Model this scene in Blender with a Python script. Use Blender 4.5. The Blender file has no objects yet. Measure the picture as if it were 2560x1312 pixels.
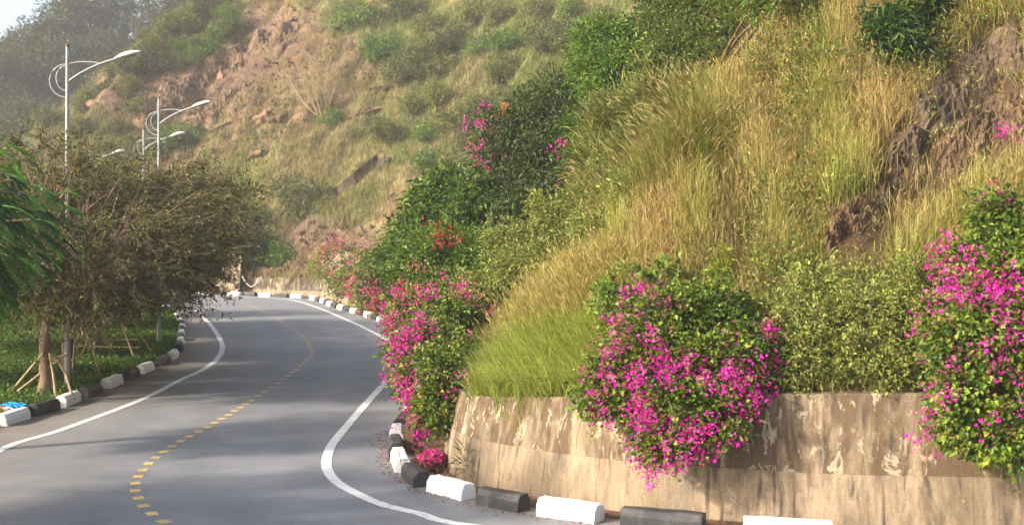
import bpy, math
import numpy as np

# ------------------------------------------------------------------ camera, sky, sun, exposure
SC = bpy.context.scene
COL = SC.collection
FPX, HZ, EYE = 3000.0, 588.0, 4.2          # focal length in photo pixels, horizon row, eye height

cd = bpy.data.cameras.new('camera')
cam = bpy.data.objects.new('camera', cd)
COL.objects.link(cam)
cam.location = (0, 0, EYE)
cam.rotation_euler = (math.radians(90), 0, 0)
cd.sensor_width = 36
cd.lens = 36 * FPX / 2560
cd.shift_y = -(656 - HZ) / 2560
cd.clip_start, cd.clip_end = 0.1, 3000
cd.dof.use_dof = True
cd.dof.focus_distance = 27
cd.dof.aperture_fstop = 1.1
SC.camera = cam

SUN_EL = math.radians(27)
TO_SUN_XY = np.array([-0.90, -0.43]); TO_SUN_XY /= np.linalg.norm(TO_SUN_XY)
W = bpy.data.worlds.new('World'); SC.world = W
W.use_nodes = True
wn, wl = W.node_tree.nodes, W.node_tree.links
bg = wn['Background']
sky = wn.new('ShaderNodeTexSky')
sky.sky_type = 'NISHITA'; sky.sun_disc = False
sky.sun_elevation = SUN_EL
sky.sun_rotation = math.atan2(TO_SUN_XY[0], TO_SUN_XY[1])
sky.air_density = 1.0; sky.dust_density = 4.0; sky.ozone_density = 1.0
wl.new(sky.outputs[0], bg.inputs[0])
bg.inputs[1].default_value = 0.15
sd = bpy.data.lights.new('sun', 'SUN')
sd.energy = 3.9; sd.angle = math.radians(3.0); sd.color = (1.0, 0.91, 0.76)
sun = bpy.data.objects.new('sun', sd); COL.objects.link(sun)
from mathutils import Vector
ts = Vector((TO_SUN_XY[0] * math.cos(SUN_EL), TO_SUN_XY[1] * math.cos(SUN_EL), math.sin(SUN_EL)))
sun.rotation_euler = ts.to_track_quat('Z', 'Y').to_euler()
sun.location = ts * 60
SC.view_settings.view_transform = 'Standard'
SC.view_settings.look = 'None'
SC.view_settings.exposure = 1.38
SC.view_settings.gamma = 1.0
SC.cycles.use_denoising = True
SC.cycles.max_bounces = 6
SC.cycles.transparent_max_bounces = 4

# ------------------------------------------------------------------ helpers
RNG = np.random.default_rng(7)

def at(px, py, Y):
    return np.array([(px - 1280) / FPX * Y, Y, EYE - (py - HZ) / FPX * Y])

def gnd(px, py, z=0.0):
    Y = (EYE - z) * FPX / (py - HZ)
    return np.array([(px - 1280) / FPX * Y, Y])

def unit(v):
    return v / np.maximum(np.linalg.norm(v, axis=-1, keepdims=True), 1e-9)

def rand_dir(rng, n):
    return unit(rng.normal(size=(n, 3)))

_K = np.random.default_rng(3).normal(size=(24, 3)) * 1.0
_PH = np.random.default_rng(4).uniform(0, 6.28, 24)
def snoise(P, scale=1.0, k0=0, n=8):
    """smooth pseudo noise in about -1..1 from a sum of sines"""
    P = np.asarray(P, float) / scale
    s = np.zeros(P.shape[:-1])
    for i in range(k0, k0 + n):
        s = s + np.sin(P @ (_K[i % 24][:P.shape[-1]] * 1.6) + _PH[i % 24] + 1.3 * np.sin(P @ _K[(i + 5) % 24][:P.shape[-1]]))
    return s / (n ** 0.5) * 0.8

def mk_mesh(name, V, F, mat, col=None, smooth=False):
    """F: list of index arrays (n,k)"""
    V = np.asarray(V, np.float32)
    me = bpy.data.meshes.new(name)
    F = [np.asarray(f, np.int32) for f in F if len(f)]
    nl = sum(f.size for f in F); npoly = sum(len(f) for f in F)
    me.vertices.add(len(V)); me.loops.add(nl); me.polygons.add(npoly)
    me.vertices.foreach_set('co', V.ravel())
    starts, tot = [], 0
    for f in F:
        starts.append(tot + np.arange(len(f)) * f.shape[1]); tot += f.size
    me.polygons.foreach_set('loop_start', np.concatenate(starts).astype(np.int32))
    me.polygons.foreach_set('vertices', np.concatenate([f.ravel() for f in F]))
    me.polygons.foreach_set('use_smooth', np.full(npoly, smooth, bool))
    if col is not None:
        ca = me.color_attributes.new('col', 'FLOAT_COLOR', 'POINT')
        c4 = np.ones((len(V), 4), np.float32); c4[:, :3] = np.clip(col, 0, 1)
        ca.data.foreach_set('color', c4.ravel())
    if mat is not None:
        me.materials.append(mat)
    me.update(calc_edges=True)
    return me

def link(name, me, parent=None, loc=(0, 0, 0), rot=(0, 0, 0), scale=(1, 1, 1)):
    o = bpy.data.objects.new(name, me); COL.objects.link(o)
    o.location = loc; o.rotation_euler = rot; o.scale = scale
    o.parent = parent
    return o

def tag(o, label=None, cat=None, group=None, kind=None):
    if label: o['label'] = label
    if cat: o['category'] = cat
    if group: o['group'] = group
    if kind: o['kind'] = kind
    return o

def thing(name, label, cat, loc, group=None, rotz=0.0, scale=1.0):
    o = link(name, None, None, tuple(float(a) for a in loc), (0, 0, rotz), (scale,) * 3)
    o.empty_display_size = 0.3
    return tag(o, label, cat, group)

def copy_tree(o, parent=None):
    c = o.copy(); COL.objects.link(c); c.parent = parent
    for ch in list(o.children):
        copy_tree(ch, c)
    return c

def catmull(P, step):
    P = np.asarray(P, float)
    Q = np.vstack([2 * P[0] - P[1], P, 2 * P[-1] - P[-2]])
    out = []
    for i in range(1, len(Q) - 2):
        n = max(2, int(np.linalg.norm(Q[i + 1] - Q[i]) / (step * 0.4)))
        t = np.linspace(0, 1, n, endpoint=False)[:, None]
        out.append(0.5 * (2 * Q[i] + (Q[i + 1] - Q[i - 1]) * t + (2 * Q[i - 1] - 5 * Q[i] + 4 * Q[i + 1] - Q[i + 2]) * t ** 2
                          + (-Q[i - 1] + 3 * Q[i] - 3 * Q[i + 1] + Q[i + 2]) * t ** 3))
    out = np.vstack(out + [P[-1:]])
    return resample(out, step)

def arclen(P):
    return np.concatenate([[0], np.cumsum(np.linalg.norm(np.diff(P[:, :2], axis=0), axis=1))])

def resample(P, step=None, n=None):
    s = arclen(P)
    t = np.linspace(0, s[-1], n if n else max(2, int(s[-1] / step) + 1))
    return np.stack([np.interp(t, s, P[:, k]) for k in range(P.shape[1])], 1)

def normals2(P):
    """unit normals to the right of the travel direction"""
    T = np.gradient(P[:, :2], axis=0)
    T = unit(T)
    return np.stack([T[:, 1], -T[:, 0]], 1)

def tubes(paths, radii, sides=5):
    """paths (N,K,3), radii (N,K) -> V, quads"""
    N, K, _ = paths.shape
    T = unit(np.gradient(paths, axis=1))
    ref = np.where(np.abs(T[..., 2:3]) > 0.8, np.array([1.0, 0.1, 0]), np.array([0.05, 0.1, 1.0]))
    A = unit(np.cross(T, ref)); B = np.cross(T, A)
    ang = np.arange(sides) / sides * 2 * math.pi
    V = paths[:, :, None] + radii[:, :, None, None] * (np.cos(ang)[None, None, :, None] * A[:, :, None] + np.sin(ang)[None, None, :, None] * B[:, :, None])
    i = np.arange(N)[:, None, None] * K * sides; k = np.arange(K - 1)[None, :, None] * sides; j = np.arange(sides)[None, None, :]
    j2 = (j + 1) % sides
    Q = np.stack([i + k + j, i + k + j2, i + k + sides + j2, i + k + sides + j], -1).reshape(-1, 4)
    return V.reshape(-1, 3), Q

def bezier(P0, P1, P2, K):
    t = np.linspace(0, 1, K)[None, :, None]
    return (1 - t) ** 2 * P0[:, None] + 2 * t * (1 - t) * P1[:, None] + t ** 2 * P2[:, None]

def leaves(pos, d, up, L, Wd, fold=0.25):
    """rhombic folded leaves; returns V (N*4,3), tris"""
    N = len(pos)
    L = np.broadcast_to(np.asarray(L, float), (N,))[:, None]; Wd = np.broadcast_to(np.asarray(Wd, float), (N,))[:, None]
    side = unit(np.cross(d, up)); n = np.cross(side, d)
    base = pos; tip = pos + d * L - n * L * 0.12
    mid = pos + d * L * 0.45
    V = np.stack([base, mid + side * Wd * 0.5 + n * Wd * fold, tip, mid - side * Wd * 0.5 + n * Wd * fold], 1).reshape(-1, 3)
    b = np.arange(N)[:, None] * 4
    T = np.concatenate([b + np.array([0, 1, 2]), b + np.array([0, 2, 3])], 1).reshape(-1, 3)
    return V, T

def pick(rng, pal, n, jit=0.22):
    pal = np.asarray(pal, float)
    c = pal[rng.integers(0, len(pal), n)]
    return c * (1 + rng.normal(size=(n, 1)) * jit).clip(0.4, 1.8) * (1 + rng.normal(size=(n, 3)) * 0.06)

class Acc:
    def __init__(s): s.V, s.F, s.C, s.n = [], {}, [], 0
    def add(s, V, F, C):
        s.V.append(V); s.F.setdefault(F.shape[1], []).append(F + s.n)
        s.C.append(np.broadcast_to(C, V.shape) if np.ndim(C) == 1 else C); s.n += len(V)
    def mesh(s, name, mat, smooth=False):
        return mk_mesh(name, np.vstack(s.V), [np.vstack(v) for v in s.F.values()], mat, np.vstack(s.C), smooth)

def blob_clumps(rng, blobs, n, inner=0.62, lump=0.22):
    """clump centres and outward directions in the outer shell of a union of ellipsoids"""
    C = np.array([b[0] for b in blobs]); R = np.array([b[1] for b in blobs])
    w = (R[:, 0] * R[:, 2] + R[:, 0] * R[:, 1] + R[:, 1] * R[:, 2]); w = w / w.sum()
    P, D = [], []
    while sum(map(len, P)) < n:
        k = rng.choice(len(blobs), n, p=w)
        d = rand_dir(rng, n)
        r = inner + (1.05 - inner) * rng.random(n) ** 0.6
        r = r * (1 + lump * snoise(d * 2.2 + C[k] * 3.1, 1.0))
        p = C[k] + d * R[k] * r[:, None]
        e = np.min(np.linalg.norm((p[:, None] - C[None]) / R[None], axis=2), axis=1)
        ok = e > inner * 0.95
        P.append(p[ok]); D.append(unit(d[ok] / R[k][ok]))
    return np.vstack(P)[:n], np.vstack(D)[:n]

def leaf_clumps(rng, P, D, per, rc, L, Wd, pal, droop=0.25, out=0.7, jit=0.22, acc=None, flat=0.75, fold=0.25):
    n = len(P) * per
    k = np.repeat(np.arange(len(P)), per)
    off = rng.normal(size=(n, 3)) * rc * np.array([1, 1, flat])
    pos = P[k] + off
    d = unit(D[k] * out + unit(off) * 0.6 + rng.normal(size=(n, 3)) * 0.5 + np.array([0, 0, -droop]))
    up = unit(np.array([0, 0, 1.0]) + D[k] * 0.5 + rng.normal(size=(n, 3)) * 0.45)
    s = rng.uniform(0.65, 1.25, n)
    V, T = leaves(pos, d, up, L * s, Wd * s, fold)
    tint = (1 + 0.16 * rng.normal(size=(len(P), 1)))[k]
    c = pick(rng, pal, n, jit) * tint
    acc = acc or Acc()
    acc.add(V, T, np.repeat(c, 4, 0))
    return acc

# ------------------------------------------------------------------ materials
def new_mat(name):
    m = bpy.data.materials.new(name); m.use_nodes = True
    nt = m.node_tree
    return m, nt.nodes, nt.links, nt.nodes['Principled BSDF']

def N(nodes, t, **kw):
    n = nodes.new(t)
    for k, v in kw.items(): setattr(n, k, v)
    return n

def ramp(nodes, links, fac, stops):
    r = N(nodes, 'ShaderNodeValToRGB')
    while len(r.color_ramp.elements) < len(stops): r.color_ramp.elements.new(0.5)
    for e, (p, c) in zip(r.color_ramp.elements, stops):
        e.position = p; e.color = (*c, 1) if len(c) == 3 else c
    links.new(fac, r.inputs[0])
    return r.outputs[0]

def noise_tex(nodes, links, scale, detail=5, rough=0.6, stretch=(1, 1, 1), dist=0.0):
    tc = N(nodes, 'ShaderNodeTexCoord'); mp = N(nodes, 'ShaderNodeMapping')
    mp.inputs['Scale'].default_value = stretch
    links.new(tc.outputs['Object'], mp.inputs[0])
    n = N(nodes, 'ShaderNodeTexNoise')
    n.inputs['Scale'].default_value = scale; n.inputs['Detail'].default_value = detail
    n.inputs['Roughness'].default_value = rough; n.inputs['Distortion'].default_value = dist
    links.new(mp.outputs[0], n.inputs['Vector'])
    return n.outputs['Fac']

def mix(nodes, links, a, b, fac, mode='MIX'):
    m = N(nodes, 'ShaderNodeMix', data_type='RGBA', blend_type=mode)
    for s, v in ((m.inputs[0], fac), (m.inputs[6], a), (m.inputs[7], b)):
        if isinstance(v, (int, float)): s.default_value = v
        elif isinstance(v, tuple): s.default_value = (*v, 1) if len(v) == 3 else v
        else: links.new(v, s)
    return m.outputs[2]

def bump(nodes, links, bsdf, h, strength=0.4, dist=0.02):
    b = N(nodes, 'ShaderNodeBump'); b.inputs['Strength'].default_value = strength; b.inputs['Distance'].default_value = dist
    links.new(h, b.inputs['Height']); links.new(b.outputs[0], bsdf.inputs['Normal'])

def foliage_mat(name, trans=0.4, rough=0.55, spec=0.3):
    m, n, l, b = new_mat(name)
    a = N(n, 'ShaderNodeAttribute', attribute_name='col')
    l.new(a.outputs['Color'], b.inputs['Base Color'])
    b.inputs['Roughness'].default_value = rough; b.inputs['Specular IOR Level'].default_value = spec
    if trans > 0:
        t = N(n, 'ShaderNodeBsdfTranslucent')
        l.new(mix(n, l, a.outputs['Color'], (1.0, 0.95, 0.45), 1.0, 'MULTIPLY'), t.inputs[0])
        mx = N(n, 'ShaderNodeMixShader'); mx.inputs[0].default_value = trans
        l.new(b.outputs[0], mx.inputs[1]); l.new(t.outputs[0], mx.inputs[2])
        l.new(mx.outputs[0], n['Material Output'].inputs[0])
    return m

M_LEAF = foliage_mat('leaf', 0.38, 0.5, 0.35)
M_GRASS = foliage_mat('grass_blade', 0.35, 0.7, 0.15)
M_BRACT = foliage_mat('bract', 0.45, 0.7, 0.1)
m, n, l, b = new_mat('bract_tmp'); bpy.data.materials.remove(m)

def simple_noise_mat(name, stops, scale, rough=0.85, stretch=(1, 1, 1), bstr=0.3, bscale=None, bdist=0.02, detail=6):
    m, n, l, b = new_mat(name)
    l.new(ramp(n, l, noise_tex(n, l, scale, detail, 0.65, stretch), stops), b.inputs['Base Color'])
    b.inputs['Roughness'].default_value = rough; b.inputs['Specular IOR Level'].default_value = 0.25
    if bstr: bump(n, l, b, noise_tex(n, l, bscale or scale * 4, 6, 0.7, stretch), bstr, bdist)
    return m

M_BARK = simple_noise_mat('bark', [(0.3, (0.10, 0.07, 0.05)), (0.55, (0.22, 0.16, 0.11)), (0.8, (0.36, 0.28, 0.20))], 6, 0.9, (1, 1, 0.25), 0.7)
M_TWIG = simple_noise_mat('twig', [(0.3, (0.13, 0.085, 0.052)), (0.7, (0.30, 0.21, 0.13))], 3, 0.9, bstr=0)
M_STEM = simple_noise_mat('vine_stem', [(0.3, (0.08, 0.05, 0.03)), (0.7, (0.20, 0.13, 0.08))], 5, 0.9, bstr=0)
M_BAMBOO = simple_noise_mat('bamboo', [(0.3, (0.20, 0.13, 0.07)), (0.6, (0.40, 0.29, 0.17)), (0.85, (0.52, 0.42, 0.28))], 4, 0.7, (1, 1, 0.4), 0.2)
M_DARKPOLE = simple_noise_mat('dark_pole', [(0.3, (0.05, 0.035, 0.025)), (0.7, (0.14, 0.09, 0.06))], 6, 0.8, bstr=0.2)
M_WHITE = simple_noise_mat('white_paint', [(0.2, (0.55, 0.53, 0.48)), (0.42, (0.78, 0.78, 0.76)), (1.0, (0.84, 0.84, 0.83))], 3.5, 0.6, bstr=0.25, bscale=18, bdist=0.01)
M_BLACK = simple_noise_mat('black_paint', [(0.25, (0.11, 0.10, 0.095)), (0.5, (0.035, 0.036, 0.04)), (1.0, (0.022, 0.023, 0.027))], 3.0, 0.5, bstr=0.25, bscale=18, bdist=0.01)
M_POLE = simple_noise_mat('galvanised_steel', [(0.3, (0.27, 0.275, 0.28)), (0.7, (0.38, 0.385, 0.39))], 3, 0.45, bstr=0)
M_LAMPW = simple_noise_mat('lamp_housing', [(0.3, (0.62, 0.62, 0.60)), (0.7, (0.74, 0.74, 0.72))], 4, 0.4, bstr=0)
M_GLASS = simple_noise_mat('lamp_glass', [(0.3, (0.45, 0.42, 0.34)), (0.7, (0.55, 0.52, 0.44))], 4, 0.2, bstr=0)
M_RUST = simple_noise_mat('rust', [(0.3, (0.14, 0.06, 0.03)), (0.7, (0.25, 0.11, 0.06))], 20, 0.8, bstr=0)
M_LINE = simple_noise_mat('line_paint', [(0.28, (0.27, 0.27, 0.265)), (0.46, (0.62, 0.62, 0.60)), (1.0, (0.76, 0.76, 0.74))], 5, 0.6, bstr=0.1, bscale=80, bdist=0.003)
M_YEL = simple_noise_mat('yellow_paint', [(0.30, (0.30, 0.24, 0.13)), (0.48, (0.62, 0.42, 0.13)), (1.0, (0.74, 0.53, 0.19))], 5, 0.6, bstr=0.1, bscale=80, bdist=0.003)
M_ROCK = simple_noise_mat('rock', [(0.25, (0.045, 0.029, 0.018)), (0.45, (0.11, 0.068, 0.040)), (0.6, (0.175, 0.112, 0.067)), (0.8, (0.28, 0.195, 0.125))], 1.1, 0.9, (1, 1, 1), 0.9, 3.5, 0.12, 8)
M_ROCKD = simple_noise_mat('dark_rock', [(0.25, (0.035, 0.024, 0.016)), (0.5, (0.085, 0.058, 0.038)), (0.8, (0.20, 0.145, 0.095))], 1.3, 0.85, (1, 1, 1), 0.9, 3.5, 0.12, 8)
M_ROCKO = simple_noise_mat('ochre_rock', [(0.25, (0.10, 0.055, 0.036)), (0.5, (0.24, 0.135, 0.08)), (0.8, (0.34, 0.22, 0.14))], 1.2, 0.9, (1, 1, 1), 0.8, 4, 0.1, 8)
M_CLAY = simple_noise_mat('clay_post', [(0.3, (0.10, 0.06, 0.04)), (0.7, (0.24, 0.15, 0.09))], 4, 0.9, (1, 1, 0.4), 0.4)

def wall_mat(name, film, film_thr, pale_thr, grime):
    m, n, l, b = new_mat(name)
    big = noise_tex(n, l, 0.6, 5, 0.6, (1, 1, 0.5), 0.5)
    base = ramp(n, l, big, [(0.3, (0.165, 0.145, 0.115)), (0.46, (0.275, 0.212, 0.146)), (0.6, (0.365, 0.278, 0.188)), (0.75, (0.24, 0.215, 0.175))])
    fine = noise_tex(n, l, 1.0, 8, 0.75, (11, 11, 1.6), 0.3)
    base = mix(n, l, base, ramp(n, l, fine, [(0.28, (0.55, 0.52, 0.48)), (0.5, (0.95, 0.94, 0.92)), (0.72, (1.15, 1.13, 1.1))]), 0.9, 'MULTIPLY')
    # brown film with ragged streaky edge
    streak = noise_tex(n, l, 1.0, 8, 0.68, (1.9, 1.9, 0.42), 0.8)
    st = ramp(n, l, streak, [(film_thr - 0.05, (0, 0, 0)), (film_thr + 0.09, (1, 1, 1))])
    c = mix(n, l, base, film, st)
    # peeled pale patches
    pat = noise_tex(n, l, 1.0, 10, 0.72, (5.2, 5.2, 2.2), 0.9)
    ps = ramp(n, l, pat, [(pale_thr - 0.012, (0, 0, 0)), (pale_thr + 0.015, (1, 1, 1))])
    c = mix(n, l, c, (0.40, 0.32, 0.225), ps)
    # thin black run-off lines
    run = noise_tex(n, l, 1.0, 5, 0.6, (7.5, 7.5, 0.16), 0.35)
    rn = ramp(n, l, run, [(0.56, (0, 0, 0)), (0.68, (grime, grime, grime))])
    c = mix(n, l, c, (0.055, 0.047, 0.040), rn)
    spk = noise_tex(n, l, 26, 3, 0.7)
    c = mix(n, l, c, ramp(n, l, spk, [(0.3, (0.72, 0.72, 0.72)), (0.6, (1.05, 1.05, 1.05))]), 0.6, 'MULTIPLY')
    l.new(c, b.inputs['Base Color'])
    b.inputs['Roughness'].default_value = 0.92; b.inputs['Specular IOR Level'].default_value = 0.15
    bump(n, l, b, pat, 0.6, 0.03)
    return m
M_WALLU = wall_mat('wall_upper', (0.125, 0.085, 0.052), 0.44, 0.575, 0.85)
M_WALLL = wall_mat('wall_lower', (0.165, 0.125, 0.085), 0.515, 0.63, 0.9)
M_WALLF = wall_mat('wall_far', (0.09, 0.072, 0.058), 0.42, 0.56, 0.8)

# asphalt
m, n, l, b = new_mat('asphalt'); M_ROAD = m
a = N(n, 'ShaderNodeAttribute', attribute_name='col')
c1 = ramp(n, l, noise_tex(n, l, 0.25, 5, 0.6), [(0.3, (0.180, 0.190, 0.207)), (0.7, (0.235, 0.240, 0.247))])
c1 = mix(n, l, c1, ramp(n, l, noise_tex(n, l, 38, 5, 0.85), [(0.3, (0.60, 0.60, 0.60)), (0.7, (1.28, 1.28, 1.28))]), 0.9, 'MULTIPLY')
c1 = mix(n, l, c1, ramp(n, l, noise_tex(n, l, 0.9, 6, 0.7), [(0.35, (0.78, 0.80, 0.83)), (0.7, (1.14, 1.11, 1.07))]), 0.85, 'MULTIPLY')
sp_ = N(n, 'ShaderNodeSeparateColor'); l.new(a.outputs['Color'], sp_.inputs[0])
wr = N(n, 'ShaderNodeMath', operation='MULTIPLY'); l.new(sp_.outputs[1], wr.inputs[0])
l.new(ramp(n, l, noise_tex(n, l, 0.35, 5, 0.7), [(0.35, (0, 0, 0)), (0.65, (0.5, 0.5, 0.5))]), wr.inputs[1])
c1 = mix(n, l, c1, (0.125, 0.128, 0.135), wr.outputs[0])
dn = N(n, 'ShaderNodeMath', operation='MULTIPLY')
l.new(sp_.outputs[0], dn.inputs[0])
l.new(ramp(n, l, noise_tex(n, l, 1.2, 6, 0.7), [(0.3, (0.35, 0.35, 0.35)), (0.62, (1, 1, 1))]), dn.inputs[1])
c1 = mix(n, l, c1, (0.195, 0.155, 0.122), dn.outputs[0])
l.new(c1, b.inputs['Base Color']); b.inputs['Roughness'].default_value = 0.72; b.inputs['Specular IOR Level'].default_value = 0.35
bump(n, l, b, noise_tex(n, l, 90, 3, 0.8), 0.35, 0.006)

# soil / terrain: colour attribute for the soil patches, noise for the grain
def soil_mat(name):
    m, n, l, b = new_mat(name)
    a = N(n, 'ShaderNodeAttribute', attribute_name='col')
    c = mix(n, l, a.outputs['Color'], ramp(n, l, noise_tex(n, l, 1.6, 8, 0.75), [(0.25, (0.45, 0.42, 0.40)), (0.5, (0.95, 0.95, 0.95)), (0.75, (1.45, 1.4, 1.3))]), 1.0, 'MULTIPLY')
    c = mix(n, l, c, ramp(n, l, noise_tex(n, l, 0.35, 6, 0.7), [(0.3, (0.75, 0.72, 0.70)), (0.7, (1.2, 1.2, 1.15))]), 0.8, 'MULTIPLY')
    l.new(c, b.inputs['Base Color']); b.inputs['Roughness'].default_value = 0.95; b.inputs['Specular IOR Level'].default_value = 0.1
    bump(n, l, b, noise_tex(n, l, 2.2, 9, 0.75), 0.9, 0.25)
    return m
M_SOIL = soil_mat('soil')

# ------------------------------------------------------------------ plan of the place
R_LINE = [gnd(*p) for p in [(1165, 1312), (1050, 1283), (960, 1262), (890, 1232), (840, 1203), (816, 1165), (825, 1120), (850, 1085), (905, 1020), (960, 958),
                            (988, 915), (984, 865), (960, 845), (900, 814), (850, 792), (800, 771), (745, 753), (700, 746), (620, 741.5), (520, 738.5)]]
R_LINE = np.vstack([[[14, 14.6], [9, 15.0], [5, 15.6], [2.2, 16.3]], R_LINE, [[-30, 87.5], [-44, 93]]])
C_LINE = [gnd(*p) for p in [(415, 1305), (385, 1287), (358, 1264), (341, 1234), (338, 1208), (358, 1172), (398, 1137), (456, 1100), (540, 1055), (640, 993),
                            (715, 943), (757, 910), (779, 885), (771, 858), (745, 830), (690, 795), (640, 769), (605, 757)]]
C_LINE = np.vstack([[[11, 11.3], [5, 12], [0, 13.6], [-2.8, 15.3]], C_LINE, [[-18.6, 77.4], [-22.5, 80], [-28, 83], [-36, 86.5]]])
L_LINE = [gnd(*p) for p in [(0, 1125), (150, 1075), (350, 1000), (450, 950), (505, 925), (542, 898), (556, 870), (550, 848), (533, 820), (510, 795), (482, 772), (445, 760)]]
L_LINE = np.vstack([[[12, 7.6], [5, 8.3], [-1.5, 10.3], [-6, 13.6], [-9, 18]], L_LINE, [[-24.5, 76.5], [-31, 80], [-40, 84]]])
R_KERB = np.array([(14, 16.1), (10, 16.2), (7.5, 16.25), (5, 16.45), (3.25, 16.85), (1.6, 17.45), (.45, 18.13), (-.45, 18.83), (-1.27, 19.78), (-1.77, 20.76), (-2.13, 22.4),
                   (-2.32, 24.0), (-2.40, 25.6), (-2.37, 28), (-2.32, 34), (-2.55, 40), (-3.1, 45.5), (-3.7, 49), (-4.6, 52.5), (-5.45, 55.5), (-6.8, 60), (-8.2, 64), (-9.5, 67.7),
                   (-10.75, 71.2), (-12.0, 75.5), (-13.9, 80.0), (-16.9, 82.3), (-20.3, 84.5), (-24, 86.4), (-31, 89.6), (-44, 95.2)])
L_KERB = np.array([(12, 6.0), (5, 6.6), (-2.5, 8.6), (-7.5, 12), (-10.3, 17), (-11.2, 22), (-11.25, 26.4), (-11.05, 29.2), (-11.13, 32.8), (-11.3, 36.5), (-11.45, 39.7), (-12.0, 43.2), (-13.06, 47.2),
                   (-15.3, 55.5), (-18.2, 64), (-21.5, 71), (-26, 76.5), (-32, 80.5), (-42, 85)])
WALL = np.array([(40, 15.2, 2.5), (20, 16.4, 2.3), (10, 16.7, 2.1), (7.5, 16.8, 1.98), (5, 17.05, 1.92), (3.4, 17.45, 1.86), (1.75, 18.1, 1.75), (.5, 18.9, 1.63), (-.5, 19.9, 1.5),
                 (-1.05, 20.9, 1.42), (-1.25, 22.4, 1.4), (-1.38, 24.5, 1.4), (-1.4, 28, 1.4), (-1.5, 34, 1.4), (-1.75, 40, 1.4), (-2.3, 45.5, 1.4), (-2.9, 49.2, 1.4), (-3.8, 52.8, 1.4),
                 (-4.7, 56, 1.4), (-6.05, 60.5, 1.4), (-7.45, 64.5, 1.35), (-8.75, 68.2, 1.3), (-10.0, 71.7, 1.3), (-11.2, 76, 1.3), (-13.2, 80.9, 1.3), (-16.6, 83.3, 1.3), (-19.4, 85.2, 1.3),
                 (-24, 87.4, 1.3), (-31, 90.6, 1.3), (-50, 97.5, 1.3), (-60, 112, 1.3), (-72, 145, 1.3), (-96, 210, 1.3)])
WL = catmull(WALL, 0.5)
WLC = resample(WL, 1.0)

def wall_dist(X, Y):
    """signed distance behind the wall line (positive on the hill side) and wall-top height at the nearest point"""
    P = np.stack([np.ravel(X), np.ravel(Y)], 1)
    A = WLC[:-1, :2]; B = WLC[1:, :2]
    best = np.full(len(P), 1e9); zt = np.zeros(len(P)); sg = np.ones(len(P))
    for i in range(len(A)):
        ab = B[i] - A[i]; L2 = ab @ ab
        t = np.clip(((P - A[i]) @ ab) / L2, 0, 1)
        dx = P[:, 0] - A[i, 0] - t * ab[0]; dy = P[:, 1] - A[i, 1] - t * ab[1]
        d2 = dx * dx + dy * dy
        mk = d2 < best
        best[mk] = d2[mk]; zt[mk] = (WLC[i, 2] + t * (WLC[i + 1, 2] - WLC[i, 2]))[mk]
        # the hill lies to the right of travel (travel: from the right, round the spur, to the far left)
        sg[mk] = np.sign((ab[1] * dx - ab[0] * dy))[mk]
    return (np.sqrt(best) * sg).reshape(np.shape(X)), zt.reshape(np.shape(X))

GX = np.arange(-110, 46, 0.4); GY = np.arange(10, 170, 0.4)
gx, gy = np.meshgrid(GX, GY)
gd, gz = wall_dist(gx, gy)
P2 = np.stack([gx, gy], -1)
far = np.clip((gy - 62) / 16, 0, 1)
tn = 1.16 - 0.24 * far
gh = gz + tn * np.maximum(gd - 0.6, 0) * (0.75 + 0.25 * np.clip(gd / 3, 0, 1))
amp = np.clip(gd / 3, 0, 1)
gh += amp * (0.22 * snoise(P2, 1.7, 2) + 0.10 * snoise(P2, 0.7, 6))
# gullies and spurs running down the far hillside
q = np.stack([(gx * 0.9 - gy * 0.45), (gx * 0.45 + gy * 0.9) * 0.28], -1)
gh += far * np.clip(gd / 14, 0, 1) * (1.15 * snoise(q, 5.5, 1) + 0.5 * snoise(q, 2.2, 9))
gh += far * np.clip(gd / 14, 0, 1) * 0.28 * snoise(P2, 1.1, 12)
gh = np.where(gd > 0.05, gh, -1.0)

def bil(G, X, Y):
    fx = np.clip((X - GX[0]) / 0.4, 0, len(GX) - 1.001); fy = np.clip((Y - GY[0]) / 0.4, 0, len(GY) - 1.001)
    i = fx.astype(int); j = fy.astype(int); u = fx - i; v = fy - j
    return (G[j, i] * (1 - u) + G[j, i + 1] * u) * (1 - v) + (G[j + 1, i] * (1 - u) + G[j + 1, i + 1] * u) * v

def hgt(X, Y):
    return bil(gh, np.asarray(X, float), np.asarray(Y, float))

MARCH = np.concatenate([np.linspace(15.5, 60, 260), np.linspace(60.3, 165, 260)])
def cast(px, py):
    """where the sight line through a photo pixel meets the hill; returns X, Y, Z, hit"""
    px = np.atleast_1d(np.asarray(px, float)); py = np.atleast_1d(np.asarray(py, float))
    Yh = np.full(len(px), np.nan); prev = np.full(len(px), -1.0)
    for k, Yk in enumerate(MARCH):
        todo = np.isnan(Yh)
        if not todo.any(): break
        i = np.nonzero(todo)[0]
        X = (px[i] - 1280) / FPX * Yk; Z = EYE - (py[i] - HZ) / FPX * Yk
        g = hgt(X, np.full(len(i), Yk)) - Z
        hit = (g > 0) & (hgt(X, np.full(len(i), Yk)) > 0.5)
        y0 = MARCH[k - 1] if k else Yk
        fr = np.clip(-prev[i] / np.maximum(g - prev[i], 1e-6), 0, 1)
        Yh[i[hit]] = (y0 + (Yk - y0) * fr)[hit]
        prev[i] = np.minimum(g, 0)
    ok = ~np.isnan(Yh); Yh = np.where(ok, Yh, 50)
    X = (px - 1280) / FPX * Yh
    return X, Yh, hgt(X, Yh), ok

def inpoly(px, py, poly):
    r = np.zeros(len(px), bool)
    x0, y0 = poly[-1]
    for x1, y1 in poly:
        c = ((y1 > py) != (y0 > py)) & (px < (x0 - x1) * (py - y1) / ((y0 - y1) if y0 != y1 else 1e-9) + x1)
        r ^= c; x0, y0 = x1, y1
    return r

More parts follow.
